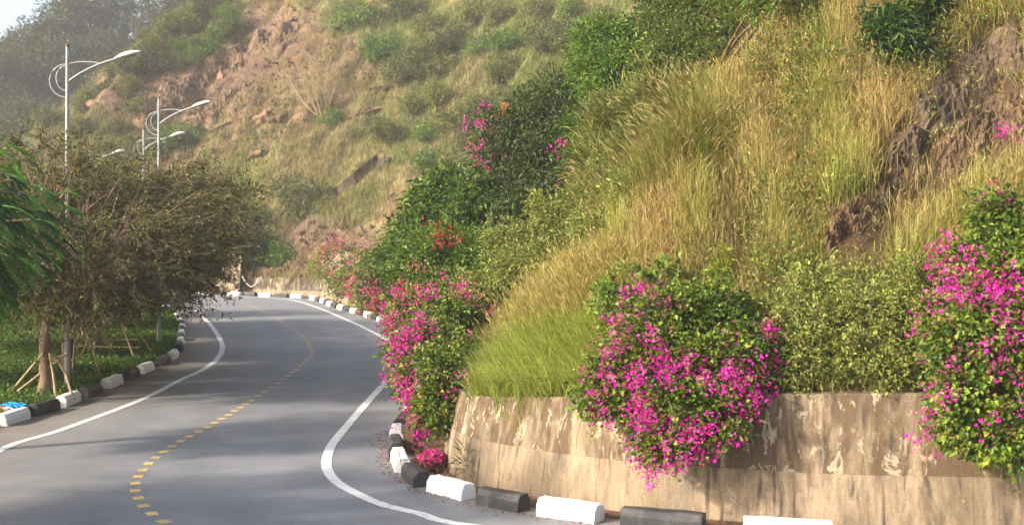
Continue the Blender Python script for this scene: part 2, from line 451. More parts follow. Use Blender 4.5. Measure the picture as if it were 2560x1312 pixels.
# photo outlines of soil, rock and plant patches on the hill
ROCKBAND = [(2560, 60), (2400, 110), (2340, 230), (2200, 350), (2175, 470), (2060, 540), (2050, 640), (2160, 650), (2260, 560), (2400, 470), (2600, 330)]
FAR_ROCK = [(770, 40), (640, 50), (480, 170), (330, 190), (240, 210), (230, 260), (400, 330), (560, 290), (620, 210), (780, 110)]
FAR_RED = [(560, 0), (430, 150), (330, 190), (240, 280), (330, 420), (560, 420), (720, 330), (860, 250), (960, 180), (860, 90), (800, 0)]
FAR_CUT = [(760, 560), (690, 640), (600, 670), (600, 700), (1010, 700), (1010, 600), (940, 570), (850, 560)]
FAR_GREEN1 = [(850, 0), (830, 70), (930, 180), (1010, 180), (1020, 60), (980, 0)]
FAR_OLIVE = [(1000, 0), (1010, 170), (980, 420), (1200, 480), (1500, 200), (1500, 0)]

# ------------------------------------------------------------------ ground, road, verge
def ribbon(A, B, nz, name, mat, kind=None, za=0.0, zb=0.0, col=None, parent=None):
    n = len(A)
    t = np.linspace(0, 1, nz)[None, :, None]
    XY = A[:, None, :2] * (1 - t) + B[:, None, :2] * t
    Z = np.full(XY.shape[:2] + (1,), 0.0) + za * (1 - t) + zb * t
    V = np.concatenate([XY, Z], 2).reshape(-1, 3)
    i = np.arange(n - 1)[:, None] * nz + np.arange(nz - 1)[None]
    Q = np.stack([i, i + 1, i + nz + 1, i + nz], -1).reshape(-1, 4)
    me = mk_mesh(name, V, [Q], mat, None if col is None else np.broadcast_to(col, (n, nz, 3)).reshape(-1, 3))
    o = link(name, me, parent)
    if kind: o['kind'] = kind
    return o

s_ = 600.0
g_me = mk_mesh('ground', [(-s_, -s_, -0.06), (s_, -s_, -0.06), (s_, s_, -0.06), (-s_, s_, -0.06)], [np.array([[0, 1, 2, 3]])], M_SOIL, np.tile([[0.10, 0.11, 0.05]], (4, 1)))
tag(link('ground', g_me), kind='structure')

LK = catmull(L_KERB, 0.5); RK = catmull(R_KERB, 0.5)
NR = 260
A_ = resample(LK, n=NR); B_ = resample(catmull(WALL[2:30], 0.5)[:, :2], n=NR)
# pair each left-kerb point with its foot on the right side so that the strip stays even
def foot(P, line):
    d = np.linalg.norm(P[:, None] - line[None], axis=2)
    return np.maximum.accumulate(d.argmin(1))
LLf = resample(catmull(WALL[2:30], 0.2)[:, :2], 0.2)
NZ = 29
u = np.linspace(0, 1, NZ)
dust = 0.95 * np.exp(-(u / 0.16) ** 2) + 0.75 * np.exp(-((1 - u) / 0.10) ** 2) + 0.10
NZ = 81; u = np.linspace(0, 1, NZ)
dust = np.clip(0.95 * np.exp(-(u / 0.16) ** 2) + 0.75 * np.exp(-((1 - u) / 0.10) ** 2) + 0.08, 0, 1)
wear = sum(np.exp(-((u - c_) / 0.035) ** 2) for c_ in (0.27, 0.42, 0.58, 0.73))
road = ribbon(A_, B_, NZ, 'road', M_ROAD, 'structure', 0, 0, np.stack([dust, wear, wear * 0], 1)[None])

def line_mesh(name, P, w, z, mat, parent, t0=None, t1=None):
    nn = normals2(P)
    A = P[:, :2] - nn * w / 2; B = P[:, :2] + nn * w / 2
    return ribbon(A, B, 2, name, mat, None, z, z, None, parent)
line_mesh('edge_line', catmull(R_LINE, 0.4), 0.19, 0.006, M_LINE, road)['label'] = 'white edge line along the inner side by the retaining wall'
line_mesh('edge_line', catmull(L_LINE, 0.4), 0.19, 0.006, M_LINE, road)['label'] = 'white edge line beside the green verge'
CL = resample(catmull(C_LINE, 0.2), 0.05)
sl = arclen(CL)
pos = 0.35
while pos < sl[-1] - 1:
    ii = np.linspace(pos, pos + 0.24, 3)
    P = np.stack([np.interp(ii, sl, CL[:, 0]), np.interp(ii, sl, CL[:, 1])], 1)
    line_mesh('dash', P, 0.17, 0.006, M_YEL, road)
    pos += 0.60 if P[0, 1] < 30 else 0.9 if P[0, 1] < 50 else 1.3

# left verge: soil sheet beside the kerb, rising a little
LKn = normals2(LK)
vA = LK - LKn * 0.10
far_side = LK.copy(); far_side = LK - LKn * 1.0
vz = 0.22
verge = None
t_ = np.array([0, 0.4, 1.2, 3, 6, 12, 24])
VV, n_ = [], len(LK)
base_dir = np.stack([-np.ones(n_), 0.12 * np.ones(n_)], 1)
mixw = np.clip((LK[:, 1] - 14) / 10, 0, 1)[:, None]
dirs = unit(base_dir * mixw + (-LKn) * (1 - mixw))
for k, tt in enumerate(t_):
    zz = [0.05, 0.16, 0.22, 0.25, 0.3, 0.3, 0.3][k]
    VV.append(np.concatenate([LK + dirs * (0.06 + tt), np.full((n_, 1), zz)], 1))
VV = np.stack(VV, 1)
VV[:, :, 2] += 0.05 * snoise(VV[:, :, :2], 1.5)
nz = len(t_)
i = np.arange(n_ - 1)[:, None] * nz + np.arange(nz - 1)[None]
me = mk_mesh('verge', VV.reshape(-1, 3), [np.stack([i, i + nz, i + nz + 1, i + 1], -1).reshape(-1, 4)], M_SOIL, np.tile([[0.10, 0.085, 0.045]], (n_ * nz, 1)), True)
tag(link('verge', me), kind='structure')

# strip of soil between right kerb and wall
RKr = resample(RK, n=300); WLr = resample(catmull(WALL[2:30], 0.5), n=300)[:, :2]
ribbon(RKr + normals2(RKr) * 0.28, WLr + normals2(WLr) * 0.05, 3, 'kerb_bed', M_SOIL, 'structure', 0.01, 0.06, np.array([0.17, 0.115, 0.075]))

# ------------------------------------------------------------------ hill terrain meshes
def terrain(name, x0, x1, y0, y1, step, colfn, rough=None):
    X, Y = np.meshgrid(np.arange(x0, x1 + 1e-6, step), np.arange(y0, y1 + 1e-6, step))
    d = bil(gd, X, Y); Z = hgt(X, Y)
    keep = d > 0.32
    sh = X.shape
    # vertices that hang over the wall edge are pulled onto it
    Z = np.where(keep, Z, 0)
    px = 1280 + FPX * X / Y; py = HZ - FPX * (Z - EYE) / Y
    if rough is not None: Z = Z + rough(X, Y, Z, px, py)
    c = colfn(X, Y, Z, px, py)
    idx = np.arange(X.size).reshape(sh)
    f = np.stack([idx[:-1, :-1], idx[:-1, 1:], idx[1:, 1:], idx[1:, :-1]], -1).reshape(-1, 4)
    f = f[keep.ravel()[f].all(1)]
    used = np.unique(f); remap = np.full(X.size, -1); remap[used] = np.arange(len(used))
    V = np.stack([X.ravel(), Y.ravel(), Z.ravel()], 1)[used]
    me = mk_mesh(name, V, [remap[f]], M_SOIL, c.reshape(-1, 3)[used], True)
    return tag(link(name, me), kind='structure')

def near_col(X, Y, Z, px, py):
    c = np.zeros(X.shape + (3,)); c[:] = (0.20, 0.145, 0.07)
    w = np.clip(0.5 + 0.6 * snoise(np.stack([X, Y], -1), 2.5), 0, 1)[..., None]
    c = c * (1 - w) + np.array([0.15, 0.125, 0.045]) * w
    rk = inpoly(px.ravel(), py.ravel(), ROCKBAND).reshape(X.shape)
    c[rk] = (0.13, 0.082, 0.052)
    return c
def near_rough(X, Y, Z, px, py):
    rk = inpoly(px.ravel(), py.ravel(), ROCKBAND).reshape(X.shape)
    q = np.stack([X * 0.8 - Y * 0.6, (X * 0.6 + Y * 0.8) * 0.35], -1)
    return np.where(rk, 0.30 * np.abs(snoise(q, 0.6, 3)) + 0.22 * snoise(q, 1.3, 5), 0)
terrain('slope', -6, 40, 14, 64, 0.2, near_col, near_rough)

def far_col(X, Y, Z, px, py):
    shp = X.shape; p, q = px.ravel(), py.ravel()
    P = np.stack([X, Y], -1)
    jx = 40 * snoise(P, 4.0, 3).ravel(); jy = 40 * snoise(P, 4.0, 11).ravel()
    c = np.zeros((p.size, 3)); c[:] = (0.235, 0.185, 0.085)
    w = np.clip(0.5 + 0.8 * snoise(P, 5.0, 6), 0, 1).ravel()[:, None]
    c = c * (1 - w) + np.array([0.17, 0.165, 0.06]) * w
    for poly, cc in ((FAR_OLIVE, (0.13, 0.14, 0.05)), (FAR_GREEN1, (0.09, 0.13, 0.04)), (FAR_RED, (0.215, 0.140, 0.088)), (FAR_ROCK, (0.13, 0.082, 0.06)), (FAR_CUT, (0.15, 0.098, 0.068))):
        k = inpoly(p + jx, q + jy, poly)
        c[k] = cc
    left = (p < 480 - 0.9 * (q - 60)) & (q < 420)
    c[left & ~inpoly(p, q, FAR_ROCK)] = (0.10, 0.10, 0.05)
    return c.reshape(shp + (3,))
def far_rough(X, Y, Z, px, py):
    P = np.stack([X, Y], -1)
    j = 25 * snoise(P, 3.0, 3).ravel()
    k = (inpoly(px.ravel() + j, py.ravel() + j, FAR_ROCK) | inpoly(px.ravel() + j, py.ravel() + j, FAR_CUT)).reshape(X.shape)
    q = np.stack([X * 0.9 - Y * 0.45, (X * 0.45 + Y * 0.9) * 0.5], -1)
    r = 0.35 * np.abs(snoise(q, 1.5, 3)) + 0.28 * snoise(P, 0.8, 9)
    return np.where(k, r, 0.0)
terrain('hillside', -100, 45, 56, 150, 0.5, far_col, far_rough)

# far ridge behind, on the left
X, Y = np.meshgrid(np.arange(-260, 20, 4.0), np.arange(130, 300, 4.0))
top = np.clip(24.5 + 0.62 * (X + 82), 3, 85)
Z = np.clip((Y - 135) * 0.62, -1, None); Z = np.where(Z > top, top - 0.15 * (Z - top), Z) + 1.2 * snoise(np.stack([X, Y], -1), 12) - 0.5
RX, RY, RZ = X, Y, Z
idx = np.arange(X.size).reshape(X.shape)
f = np.stack([idx[:-1, :-1], idx[:-1, 1:], idx[1:, 1:], idx[1:, :-1]], -1).reshape(-1, 4)
me = mk_mesh('ridge', np.stack([X.ravel(), Y.ravel(), Z.ravel()], 1), [f], M_SOIL, np.tile([[0.07, 0.08, 0.04]], (X.size, 1)), True)
tag(link('ridge', me), kind='structure')
def ridge_z(x, y):
    i = int(np.clip((x + 260) / 4, 0, RX.shape[1] - 1)); j = int(np.clip((y - 130) / 4, 0, RX.shape[0] - 1))
    return RZ[j, i]

# ------------------------------------------------------------------ retaining walls
def wall_run(P, sec, jit, name, mat, parent, base):
    """one panel: P (n,3) base line with top height, sec: list of (d, zfrac, zabs)"""
    nn = normals2(P); n = len(P)
    rings = []
    for d, zf, za in sec:
        xy = P[:, :2] + nn * d
        z = P[:, 2] * zf + za
        rings.append(np.concatenate([xy, z[:, None]], 1))
    V = np.stack(rings, 1); k = len(sec)
    V[:, :, :2] += (jit * snoise(V, 0.9)[..., None]) * nn[:, None]
    V = V.reshape(-1, 3) - base
    i = np.arange(n - 1)[:, None] * k; j = np.arange(k)[None]; j2 = (j + 1) % k
    Q = np.stack([i + j, i + k + j, i + k + j2, i + j2], -1).reshape(-1, 4)
    caps = np.array([list(range(k)), [(n - 1) * k + q for q in range(k)][::-1]])
    me = mk_mesh(name, V, [Q, caps], mat)
    return link(name, me, parent)

def build_wall(label, s0, s1, panel, mu, ml, name='retaining_wall', zl=0.78):
    s = arclen(WL)
    base = np.array([np.interp((s0 + s1) / 2, s, WL[:, 0]), np.interp((s0 + s1) / 2, s, WL[:, 1]), 0])
    w = thing(name, label, 'wall', base)
    a = s0
    brk = sorted(panel) + [s1] if not np.isscalar(panel) else None
    while a < s1 - 0.05:
        b_ = min(a + panel, s1) if brk is None else brk.pop(0)
        t = np.linspace(a, b_ - 0.006, max(4, int((b_ - a) / 0.3)))
        P = np.stack([np.interp(t, s, WL[:, q]) for q in range(3)], 1)
        wall_run(P, [(0.0, 0, -0.1), (0.03, 0, 0.25), (0.10, 0, zl), (0.62, 0, zl), (0.62, 0, -0.1)], 0.018, 'lower_panel', ml, w, base)
        wall_run(P, [(0.113, 0, zl + 0.001), (0.158, 0.4, 0.5), (0.25, 1, -0.03), (0.27, 1, 0.0), (0.60, 1, 0.005), (0.62, 0, zl + 0.001)], 0.022, 'upper_panel', mu, w, base)
        a = b_
    return w
sW = arclen(WL)
def s_at(x, y):
    return sW[np.argmin((WL[:, 0] - x) ** 2 + (WL[:, 1] - y) ** 2)]
build_wall('stained beige concrete retaining wall under the bougainvillea beside the near kerb', s_at(18, 16.4), s_at(-1.2, 22), [s_at(11, 16.66), s_at(6.75, 16.87), s_at(2.3, 17.85), s_at(1.45, 18.3), s_at(-0.62, 20.1)], M_WALLU, M_WALLL)
build_wall('low concrete retaining wall running round the bend behind pink bougainvillea', s_at(-1.2, 22), s_at(-12.2, 78.5), 4.0, M_WALLF, M_WALLL)
build_wall('low dark stained concrete wall across the far bend below bare earth', s_at(-12.2, 78.5), s_at(-19.0, 85), 3.2, M_WALLF, M_WALLL, zl=0.42)
build_wall('low end of the far wall under the roadside trees', s_at(-19.0, 85), s_at(-50, 97.5), 5.0, M_WALLL, M_WALLL)

# tall buttressed wall on the far bend
def box_verts(x0, x1, y0, y1, z0, z1, bat=0.0):
    return np.array([(x0, y0 - bat, z0), (x1, y0 - bat, z0), (x1, y1, z0), (x0, y1, z0), (x0, y0, z1), (x1, y0, z1), (x1, y1, z1), (x0, y1, z1)])
BOXF = np.array([[3, 2, 1, 0], [4, 5, 6, 7], [0, 1, 5, 4], [1, 2, 6, 5], [2, 3, 7, 6], [3, 0, 4, 7]])
tw = thing('tall_retaining_wall', 'tall pale concrete retaining wall with a dark end face at the far bend', 'wall', (-21.0, 86.0, 0))
tw.rotation_euler = (0, 0, math.radians(-26))
for k in range(4):
    x1 = 2.1 - k * 3.0
    me = mk_mesh('panel', box_verts(x1 - 2.98, x1, -0.2, 1.6, 0, 2.55, 0.35), [BOXF], M_WALLL); link('panel', me, tw)
    me = mk_mesh('panel', box_verts(x1 - 2.98, x1 - 0.03, -0.17, 1.57, 2.56, 5.0), [BOXF], M_WALLL); link('panel', me, tw)
me = mk_mesh('end_pillar', box_verts(2.11, 2.50, -0.35, 1.7, 0, 5.15, 0.55), [BOXF], M_WALLF); link('end_pillar', me, tw)
# sagging cable in front of the far wall
pa = np.array([at(606, 690, 82.6), at(628, 716, 82.6), at(647, 694, 82.8)])
V, Q = tubes(bezier(pa[None, 0], 2 * pa[None, 1] - (pa[None, 0] + pa[None, 2]) / 2, pa[None, 2], 12), np.full((1, 12), 0.035), 5)
tag(link('hanging_cable', mk_mesh('hanging_cable', V, [Q], M_LAMPW)), 'thin pale cable sagging across the far wall beside the tall pillar', 'cable')

# ------------------------------------------------------------------ kerb blocks
def block_mesh(name, mat, seed):
    w, h = 0.15, 0.27
    sec = np.array([(-w, 0), (-w, 0.62 * h), (-0.62 * w, 0.97 * h), (-0.45 * w, h), (0.45 * w, h), (0.62 * w, 0.97 * h), (w, 0.62 * h), (w, 0)])
    xs = np.array([-0.5, -0.485, -0.25, 0, 0.25, 0.485, 0.5])
    V = []
    for i, x in enumerate(xs):
        s = 0.93 if i in (0, len(xs) - 1) else 1.0
        for y, z in sec: V.append((x, y * s, z * (0.97 if s < 1 else 1)))
    V = np.array(V); rr = np.random.default_rng(seed)
    V += rr.normal(size=V.shape) * 0.006; V[:, 2] = np.maximum(V[:, 2], 0)
    k = len(sec); i = np.arange(len(xs) - 1)[:, None] * k; j = np.arange(k)[None]; j2 = (j + 1) % k
    Q = np.stack([i + j, i + j2, i + k + j2, i + k + j], -1).reshape(-1, 4)
    caps = np.array([list(range(k))[::-1], [(len(xs) - 1) * k + q for q in range(k)]])
    return mk_mesh(name, V, [Q, caps], mat)
BW = [block_mesh('kerb_block_white', M_WHITE, s) for s in range(4)]
BB = [block_mesh('kerb_block_black', M_BLACK, s + 9) for s in range(4)]
ORD = ['first', 'second', 'third', 'fourth', 'fifth', 'sixth', 'seventh', 'eighth', 'ninth', 'tenth', 'eleventh', 'twelfth', 'thirteenth', 'fourteenth', 'fifteenth', 'sixteenth',
       'seventeenth', 'eighteenth', 'nineteenth', 'twentieth'] + ['twenty-' + o for o in ('first', 'second', 'third', 'fourth', 'fifth', 'sixth', 'seventh', 'eighth', 'ninth')] + ['thirtieth'] + \
      ['thirty-' + o for o in ('first', 'second', 'third', 'fourth', 'fifth', 'sixth', 'seventh', 'eighth', 'ninth')] + ['fortieth']
kr = np.random.default_rng(21)
cnt = {}
def kerb_block(x, y, ang, L, white, row, where, group):
    key = (row, white); cnt[key] = cnt.get(key, 0) + 1
    o = link('kerb_block', (BW if white else BB)[kr.integers(0, 4)], None, (float(x), float(y), 0.0), (0, 0, ang + kr.normal() * 0.02), (L, kr.uniform(0.96, 1.06), kr.uniform(0.94, 1.05)))
    col = 'white' if white else 'black'
    tag(o, f'{col} painted concrete kerb block, {ORD[cnt[key] - 1]} {col} one {where}', 'kerb block', group)
def along(line, s):
    sl_ = arclen(line)
    p = np.array([np.interp(s, sl_, line[:, 0]), np.interp(s, sl_, line[:, 1])])
    q_ = np.array([np.interp(s + 0.2, sl_, line[:, 0]), np.interp(s + 0.2, sl_, line[:, 1])])
    return p, math.atan2(q_[1] - p[1], q_[0] - p[0])
def s_on(line, x, y):
    return arclen(line)[np.argmin((line[:, 0] - x) ** 2 + (line[:, 1] - y) ** 2)]
RKf = resample(RK, 0.05); LKf = resample(LK, 0.05)
# inner kerb: block starts measured in the photograph (nearest first)
near = [((6.6, 16.3), 0), ((4.95, 16.45), 0), ((3.25, 16.85), 1), ((1.6, 17.45), 0), ((.45, 18.13), 1), ((-.45, 18.83), 0), ((-1.27, 19.78), 1), ((-1.80, 20.85), 0), ((-2.16, 22.35), 1), ((-2.30, 23.75), 0), ((-2.38, 25.2), 1), ((-2.40, 26.9), 0), ((-2.38, 28.6), 1)]
near = near[2:]
ss = [s_on(RKf, *p) for p, _ in near]
wh_r = 'from the bottom edge along the wall'
for k, ((p, wflag), s0) in enumerate(zip(near, ss)):
    # block extends from its start back towards the camera side
    prev = ss[k - 1] if k else s0 - 1.75
    Lb = min(max((s0 - prev) * 0.74, 0.85), 1.2)
    c, ang = along(RKf, s0 - Lb / 2)
    kerb_block(c[0], c[1], ang, Lb, bool(wflag), 'r', wh_r, 'kerb blocks beside the retaining wall')
s = ss[-1] + 1.65; wf = False
while s < s_on(RKf, -13.9, 80) - 0.8:
    c, ang = along(RKf, s - 0.6)
    kerb_block(c[0], c[1], ang, 1.2, wf, 'r', wh_r, 'kerb blocks beside the retaining wall')
    s += 1.72; wf = not wf
wh_f = 'from the bend along the far wall'
s = s_on(RKf, -13.9, 80) + 0.3; wf = True
while s < s_on(RKf, -26, 87.4):
    c, ang = along(RKf, s + 0.5)
    kerb_block(c[0], c[1], ang, 1.08, wf, 'f', wh_f, 'kerb blocks across the far bend')
    s += 1.5; wf = not wf
wh_l = 'from the left edge along the verge'
lst = [gnd(*p) for p in [(-60, 1088), (8, 1065), (85, 1041), (147, 1018), (205, 995), (260, 971), (310, 951), (353, 934), (393, 914), (421, 899), (438, 880), (447, 864)]]
sl2 = [s_on(LKf, *p) for p in lst]
wf = False
for k, s0 in enumerate(sl2):
    c, ang = along(LKf, s0 + 0.58)
    if k: kerb_block(c[0], c[1], ang, 1.14, wf, 'l', wh_l, 'kerb blocks beside the green verge')
    wf = not wf
s = sl2[-1] + 2.0
while s < s_on(LKf, -21, 70):
    c, ang = along(LKf, s + 0.58)
    kerb_block(c[0], c[1], ang, 1.2, wf, 'l', wh_l, 'kerb blocks beside the green verge')
    s += 1.85; wf = not wf

# ------------------------------------------------------------------ street lamps
def make_lamp():
    r = thing('street_lamp', 'lamp', 'street lamp', (0, 0, 0), 'street lamps along the verge')
    H = 9.0
    def tube(name, pts, rad, mat, parent=r, sides=8):
        pts = np.array(pts, float); V, Q = tubes(pts[None], np.array(rad, float)[None] if np.ndim(rad) else np.full((1, len(pts)), rad), sides)
        return link(name, mk_mesh(name, V, [Q], mat, None, True), parent)
    tube('pole', [(0, 0, 0), (0, 0, 1.2), (0, 0, 5), (0, 0, H)], [0.078, 0.075, 0.06, 0.042], M_POLE)
    tube('base_flange', [(0, 0, 0), (0, 0, 0.02), (0, 0, 0.021), (0, 0, 0.10)], [0.16, 0.16, 0.10, 0.085], M_POLE)
    tube('finial', [(0, 0, H), (0, 0, H + 0.02), (0, 0, H + 0.06), (0, 0, H + 0.09)], [0.045, 0.055, 0.05, 0.005], M_RUST)
    t = np.linspace(0, 1, 10)[:, None]
    def bz(a, b, c): return (1 - t) ** 2 * np.array(a) + 2 * t * (1 - t) * np.array(b) + t ** 2 * np.array(c)
    tube('arm', bz((0.03, 0, H - 0.92), (0.55, 0, H - 0.5), (1.30, 0, H - 0.30)), np.linspace(0.036, 0.03, 10), M_POLE)
    tube('brace', bz((0.02, 0, H - 0.46), (0.40, 0, H - 0.34), (0.88, 0, H - 0.44)), 0.02, M_POLE)
    def arc(cx, rx, zt, zb, name):
        a = np.linspace(math.pi / 2, 3 * math.pi / 2, 16)
        pts = [(-0.03 + rx * math.cos(q), 0, (zt + zb) / 2 + (zt - zb) / 2 * math.sin(q)) for q in a]
        tube(name, pts, 0.017, M_POLE)
    arc(0, 0.43, H - 0.46, H - 1.34, 'ring_brace'); arc(0, 0.26, H - 0.50, H - 1.16, 'ring_brace')
    # lamp head: tapered shell, flat glass below
    nx, na = 12, 12
    V = []
    for i in range(nx):
        u = i / (nx - 1); x = u * 0.70
        wy = 0.16 * (math.sin(math.pi * (0.12 + 0.80 * u)) ** 0.7); hz = 0.115 * (math.sin(math.pi * (0.10 + 0.84 * u)) ** 0.8)
        for k in range(na):
            a = k / na * 2 * math.pi
            V.append((x, wy * math.cos(a), hz * math.sin(a) * (1 if math.sin(a) > 0 else 0.35)))
    V = np.array(V); i = np.arange(nx - 1)[:, None] * na; j = np.arange(na)[None]; j2 = (j + 1) % na
    Q = np.stack([i + j, i + na + j, i + na + j2, i + j2], -1).reshape(-1, 4)
    caps = np.array([list(range(na)), [(nx - 1) * na + q for q in range(na)][::-1]])
    hd = link('lamp_head', mk_mesh('lamp_head', V, [Q, caps], M_LAMPW, None, True), r, (1.26, 0, H - 0.31), (0, math.radians(-16), 0))
    gl = np.array([(0.2 + 0.16 * math.cos(a) + 0.2, 0.10 * math.sin(a), -0.045) for a in np.linspace(0, 2 * math.pi, 16, endpoint=False)] + [(0.4, 0, -0.075)])
    T = np.array([[k, 16, (k + 1) % 16] for k in range(16)])
    link('lamp_glass', mk_mesh('lamp_glass', gl, [T], M_GLASS), hd)
    return r
lamp0 = make_lamp()
LAMPS = [((-11.82, 31.9, 0.2), 'tall grey street lamp nearest the camera, its pole rising from the verge at the left', 1.0),
         ((-12.95, 44.0, 0.2), 'grey street lamp with its pole foot in view by the bend of the verge', 1.0),
         ((-17.5, 57.0, 0.2), 'smaller street lamp seen just left of the second lamp, rising behind the trees', 1.0),
         ((-24.2, 68.8, 0.2), 'farthest street lamp, only its head and pole tip above the treetops', 1.0)]
for k, (p, lab, sc) in enumerate(LAMPS):
    o = lamp0 if k == 0 else copy_tree(lamp0)
    o.location = p; o['label'] = lab; o.rotation_euler = (0, 0, [0.05, -0.02, 0.06, 0.1][k])

# ------------------------------------------------------------------ staked roadside trees
PAL_TREE = [(0.06, 0.075, 0.022), (0.10, 0.112, 0.03), (0.12, 0.12, 0.034), (0.034, 0.045, 0.016), (0.15, 0.125, 0.055), (0.16, 0.18, 0.036)]
def make_road_tree(seed, cr=(3.7, 2.9, 1.95), sweep=1.6, top=4.45, ncl=320):
    rng = np.random.default_rng(seed)
    r = thing('roadside_tree', 'tree', 'tree', (0, 0, 0), 'staked trees on the verge')
    lean = np.array([rng.uniform(0.1, 0.35), rng.normal() * 0.15])
    K = 7
    z = np.linspace(-0.1, 2.5, K)
    path = np.stack([lean[0] * z / 2.5 + 0.07 * np.sin(z * 2.2 + seed), lean[1] * z / 2.5 + 0.05 * np.cos(z * 1.9 + seed), z], 1)
    V, Q = tubes(path[None], np.array([[0.23, 0.17, 0.145, 0.135, 0.13, 0.13, 0.10]]), 9)
    V += rng.normal(size=V.shape) * 0.012
    link('trunk', mk_mesh('trunk', V, [Q], M_BARK, None, True), r)
    fork = path[-1]
    cen = np.array([lean[0] + sweep * 0.55, lean[1], top])
    blobs = [(cen, np.array(cr)), (cen + (-1.1, 0.3, 0.1), np.array(cr) * 0.72), (cen + (1.6, -0.3, -0.15), np.array(cr) * (0.6, .6, .62)), (cen + (0.3, -0.6, -0.95), np.array(cr) * (0.85, .85, .65)), (cen + (-0.9, -0.5, -1.5), np.array(cr) * (0.65, .7, .6)), (cen + (0.9, -0.9, -1.45), np.array(cr) * (0.55, .6, .5))]
    P, D = blob_clumps(rng, blobs, ncl, 0.45, 0.25)
    P[:, 2] = np.maximum(P[:, 2], 1.15 + 0.5 * rng.random(len(P)))
    # limbs to a few hubs, branches from hubs to the clumps
    nh = 9
    hubs = cen + rand_dir(rng, nh) * np.array(cr) * 0.45
    V1, Q1 = tubes(bezier(np.repeat((path[-2:-1] + path[-1:]) / 2, nh, 0), fork + (hubs - fork) * np.array([0.5, 0.5, 0.15]), hubs, 7), np.linspace(0.07, 0.025, 7)[None].repeat(nh, 0), 6)
    h = np.argmin(np.linalg.norm(P[:, None] - hubs[None], axis=2), axis=1)
    tl = rng.uniform(0.25, 0.95, ncl)[:, None]
    stb = fork * (1 - tl) ** 2 + 2 * tl * (1 - tl) * (fork + (hubs[h] - fork) * np.array([0.5, 0.5, 0.15])) + tl ** 2 * hubs[h]
    midp = (stb + P) / 2 + np.stack([0.25 * rng.normal(size=ncl), 0.25 * rng.normal(size=ncl), 0.25 + 0.15 * rng.normal(size=ncl)], 1)
    V2, Q2 = tubes(bezier(stb, midp, P, 6), np.linspace(0.026, 0.008, 6)[None].repeat(ncl, 0), 4)
    # fine twigs, mostly sweeping outwards
    nt = 7
    kk = np.repeat(np.arange(ncl), nt); n = len(kk)
    out = unit(unit(P - cen)[kk] * np.array([1, 1, 0.55]) + np.array([0.35, 0, 0.05]) + rng.normal(size=(n, 3)) * 0.42)
    st = P[kk] - out * 0.25; ln = rng.uniform(0.6, 1.5, n)[:, None]
    e = st + out * ln; mid = (st + e) / 2 + np.array([0, 0, 0.08])
    V3, Q3 = tubes(bezier(st, mid, e, 4), np.array([[0.009, 0.007, 0.005, 0.003]]).repeat(n, 0), 3)
    acc = Acc(); wht = np.array([1.0, 1, 1])
    acc.add(V1, Q1, wht); acc.add(V2, Q2, wht); acc.add(V3, Q3, wht)
    link('branches', acc.mesh('branches', M_TWIG, True), r)
    nl = 17
    k3 = np.repeat(np.arange(n), nl); t = rng.uniform(0.1, 1.05, len(k3))[:, None]
    pos = st[k3] + (e - st)[k3] * t + rng.normal(size=(len(k3), 3)) * 0.045
    d = unit(out[k3] * 0.6 + rng.normal(size=(len(k3), 3)) * 0.7)
    s = rng.uniform(0.7, 1.3, len(k3))
    V, T = leaves(pos, d, unit(np.array([0, 0, 1.0]) + rng.normal(size=(len(k3), 3)) * 0.5), 0.125 * s, 0.046 * s, 0.2)
    c = pick(rng, PAL_TREE, len(k3), 0.25)
    yel = rng.random(len(k3)) < 0.012; c[yel] = (0.45, 0.40, 0.05)
    link('crown', mk_mesh('crown', V, [T], M_LEAF, np.repeat(c, 4, 0)), r)
    return r
TP = [make_road_tree(1), make_road_tree(2, (3.9, 3.0, 2.0), 2.0), make_road_tree(3, (3.4, 3.0, 1.9), 1.8)]
TREES = [((-11.85, 30.2), 0, 1.00, 0.1, 'staked roadside tree beside the nearest lamp pole'),
         ((-13.1, 35.4), 1, 1.0, -0.1, 'roadside tree with split trunk just beyond the nearest lamp pole'),
         ((-13.7, 39.8), 2, 0.98, 0.2, 'roadside tree with thick trunk inside a wide bamboo stake frame'),
         ((-16.3, 44.2), 0, 0.9, -0.25, 'roadside tree fourth along the verge, its thin trunk behind the stake frame'),
         ((-17.4, 49.0), 1, 0.88, 0.05, 'roadside tree whose drooping crown overhangs the road at the second lamp'),
         ((-19.3, 54.0), 2, 0.85, 0.1, 'roadside tree sixth along the verge, beyond the second lamp pole'),
         ((-22.0, 61.0), 0, 0.85, 0.0, 'farthest roadside tree on the verge before the bend'),
         ((-17.4, 31.5), 1, 1.0, 0.3, 'dense tree standing behind the nearest lamp at the left edge'),
         ((-20.4, 40.0), 2, 1.1, -0.2, 'second-row tree behind the staked trunks'),
         ((-22.0, 50.0), 0, 1.1, 0.4, 'second-row tree farther along behind the stake frames'),
                  ((-11.9, 14.8), 0, 0.9, 0.2, 'verge tree nearest the camera outside the left picture edge')]
used = set()
for (x, y), k, sc, rz, lab in TREES:
    o = TP[k] if k not in used else copy_tree(TP[k])
    used.add(k)
    o.location = (x, y, 0.2); o.scale = (sc, sc, sc * (1.0 + 0.03 * math.sin(x * 7))); o.rotation_euler = (0, 0, rz); o['label'] = lab

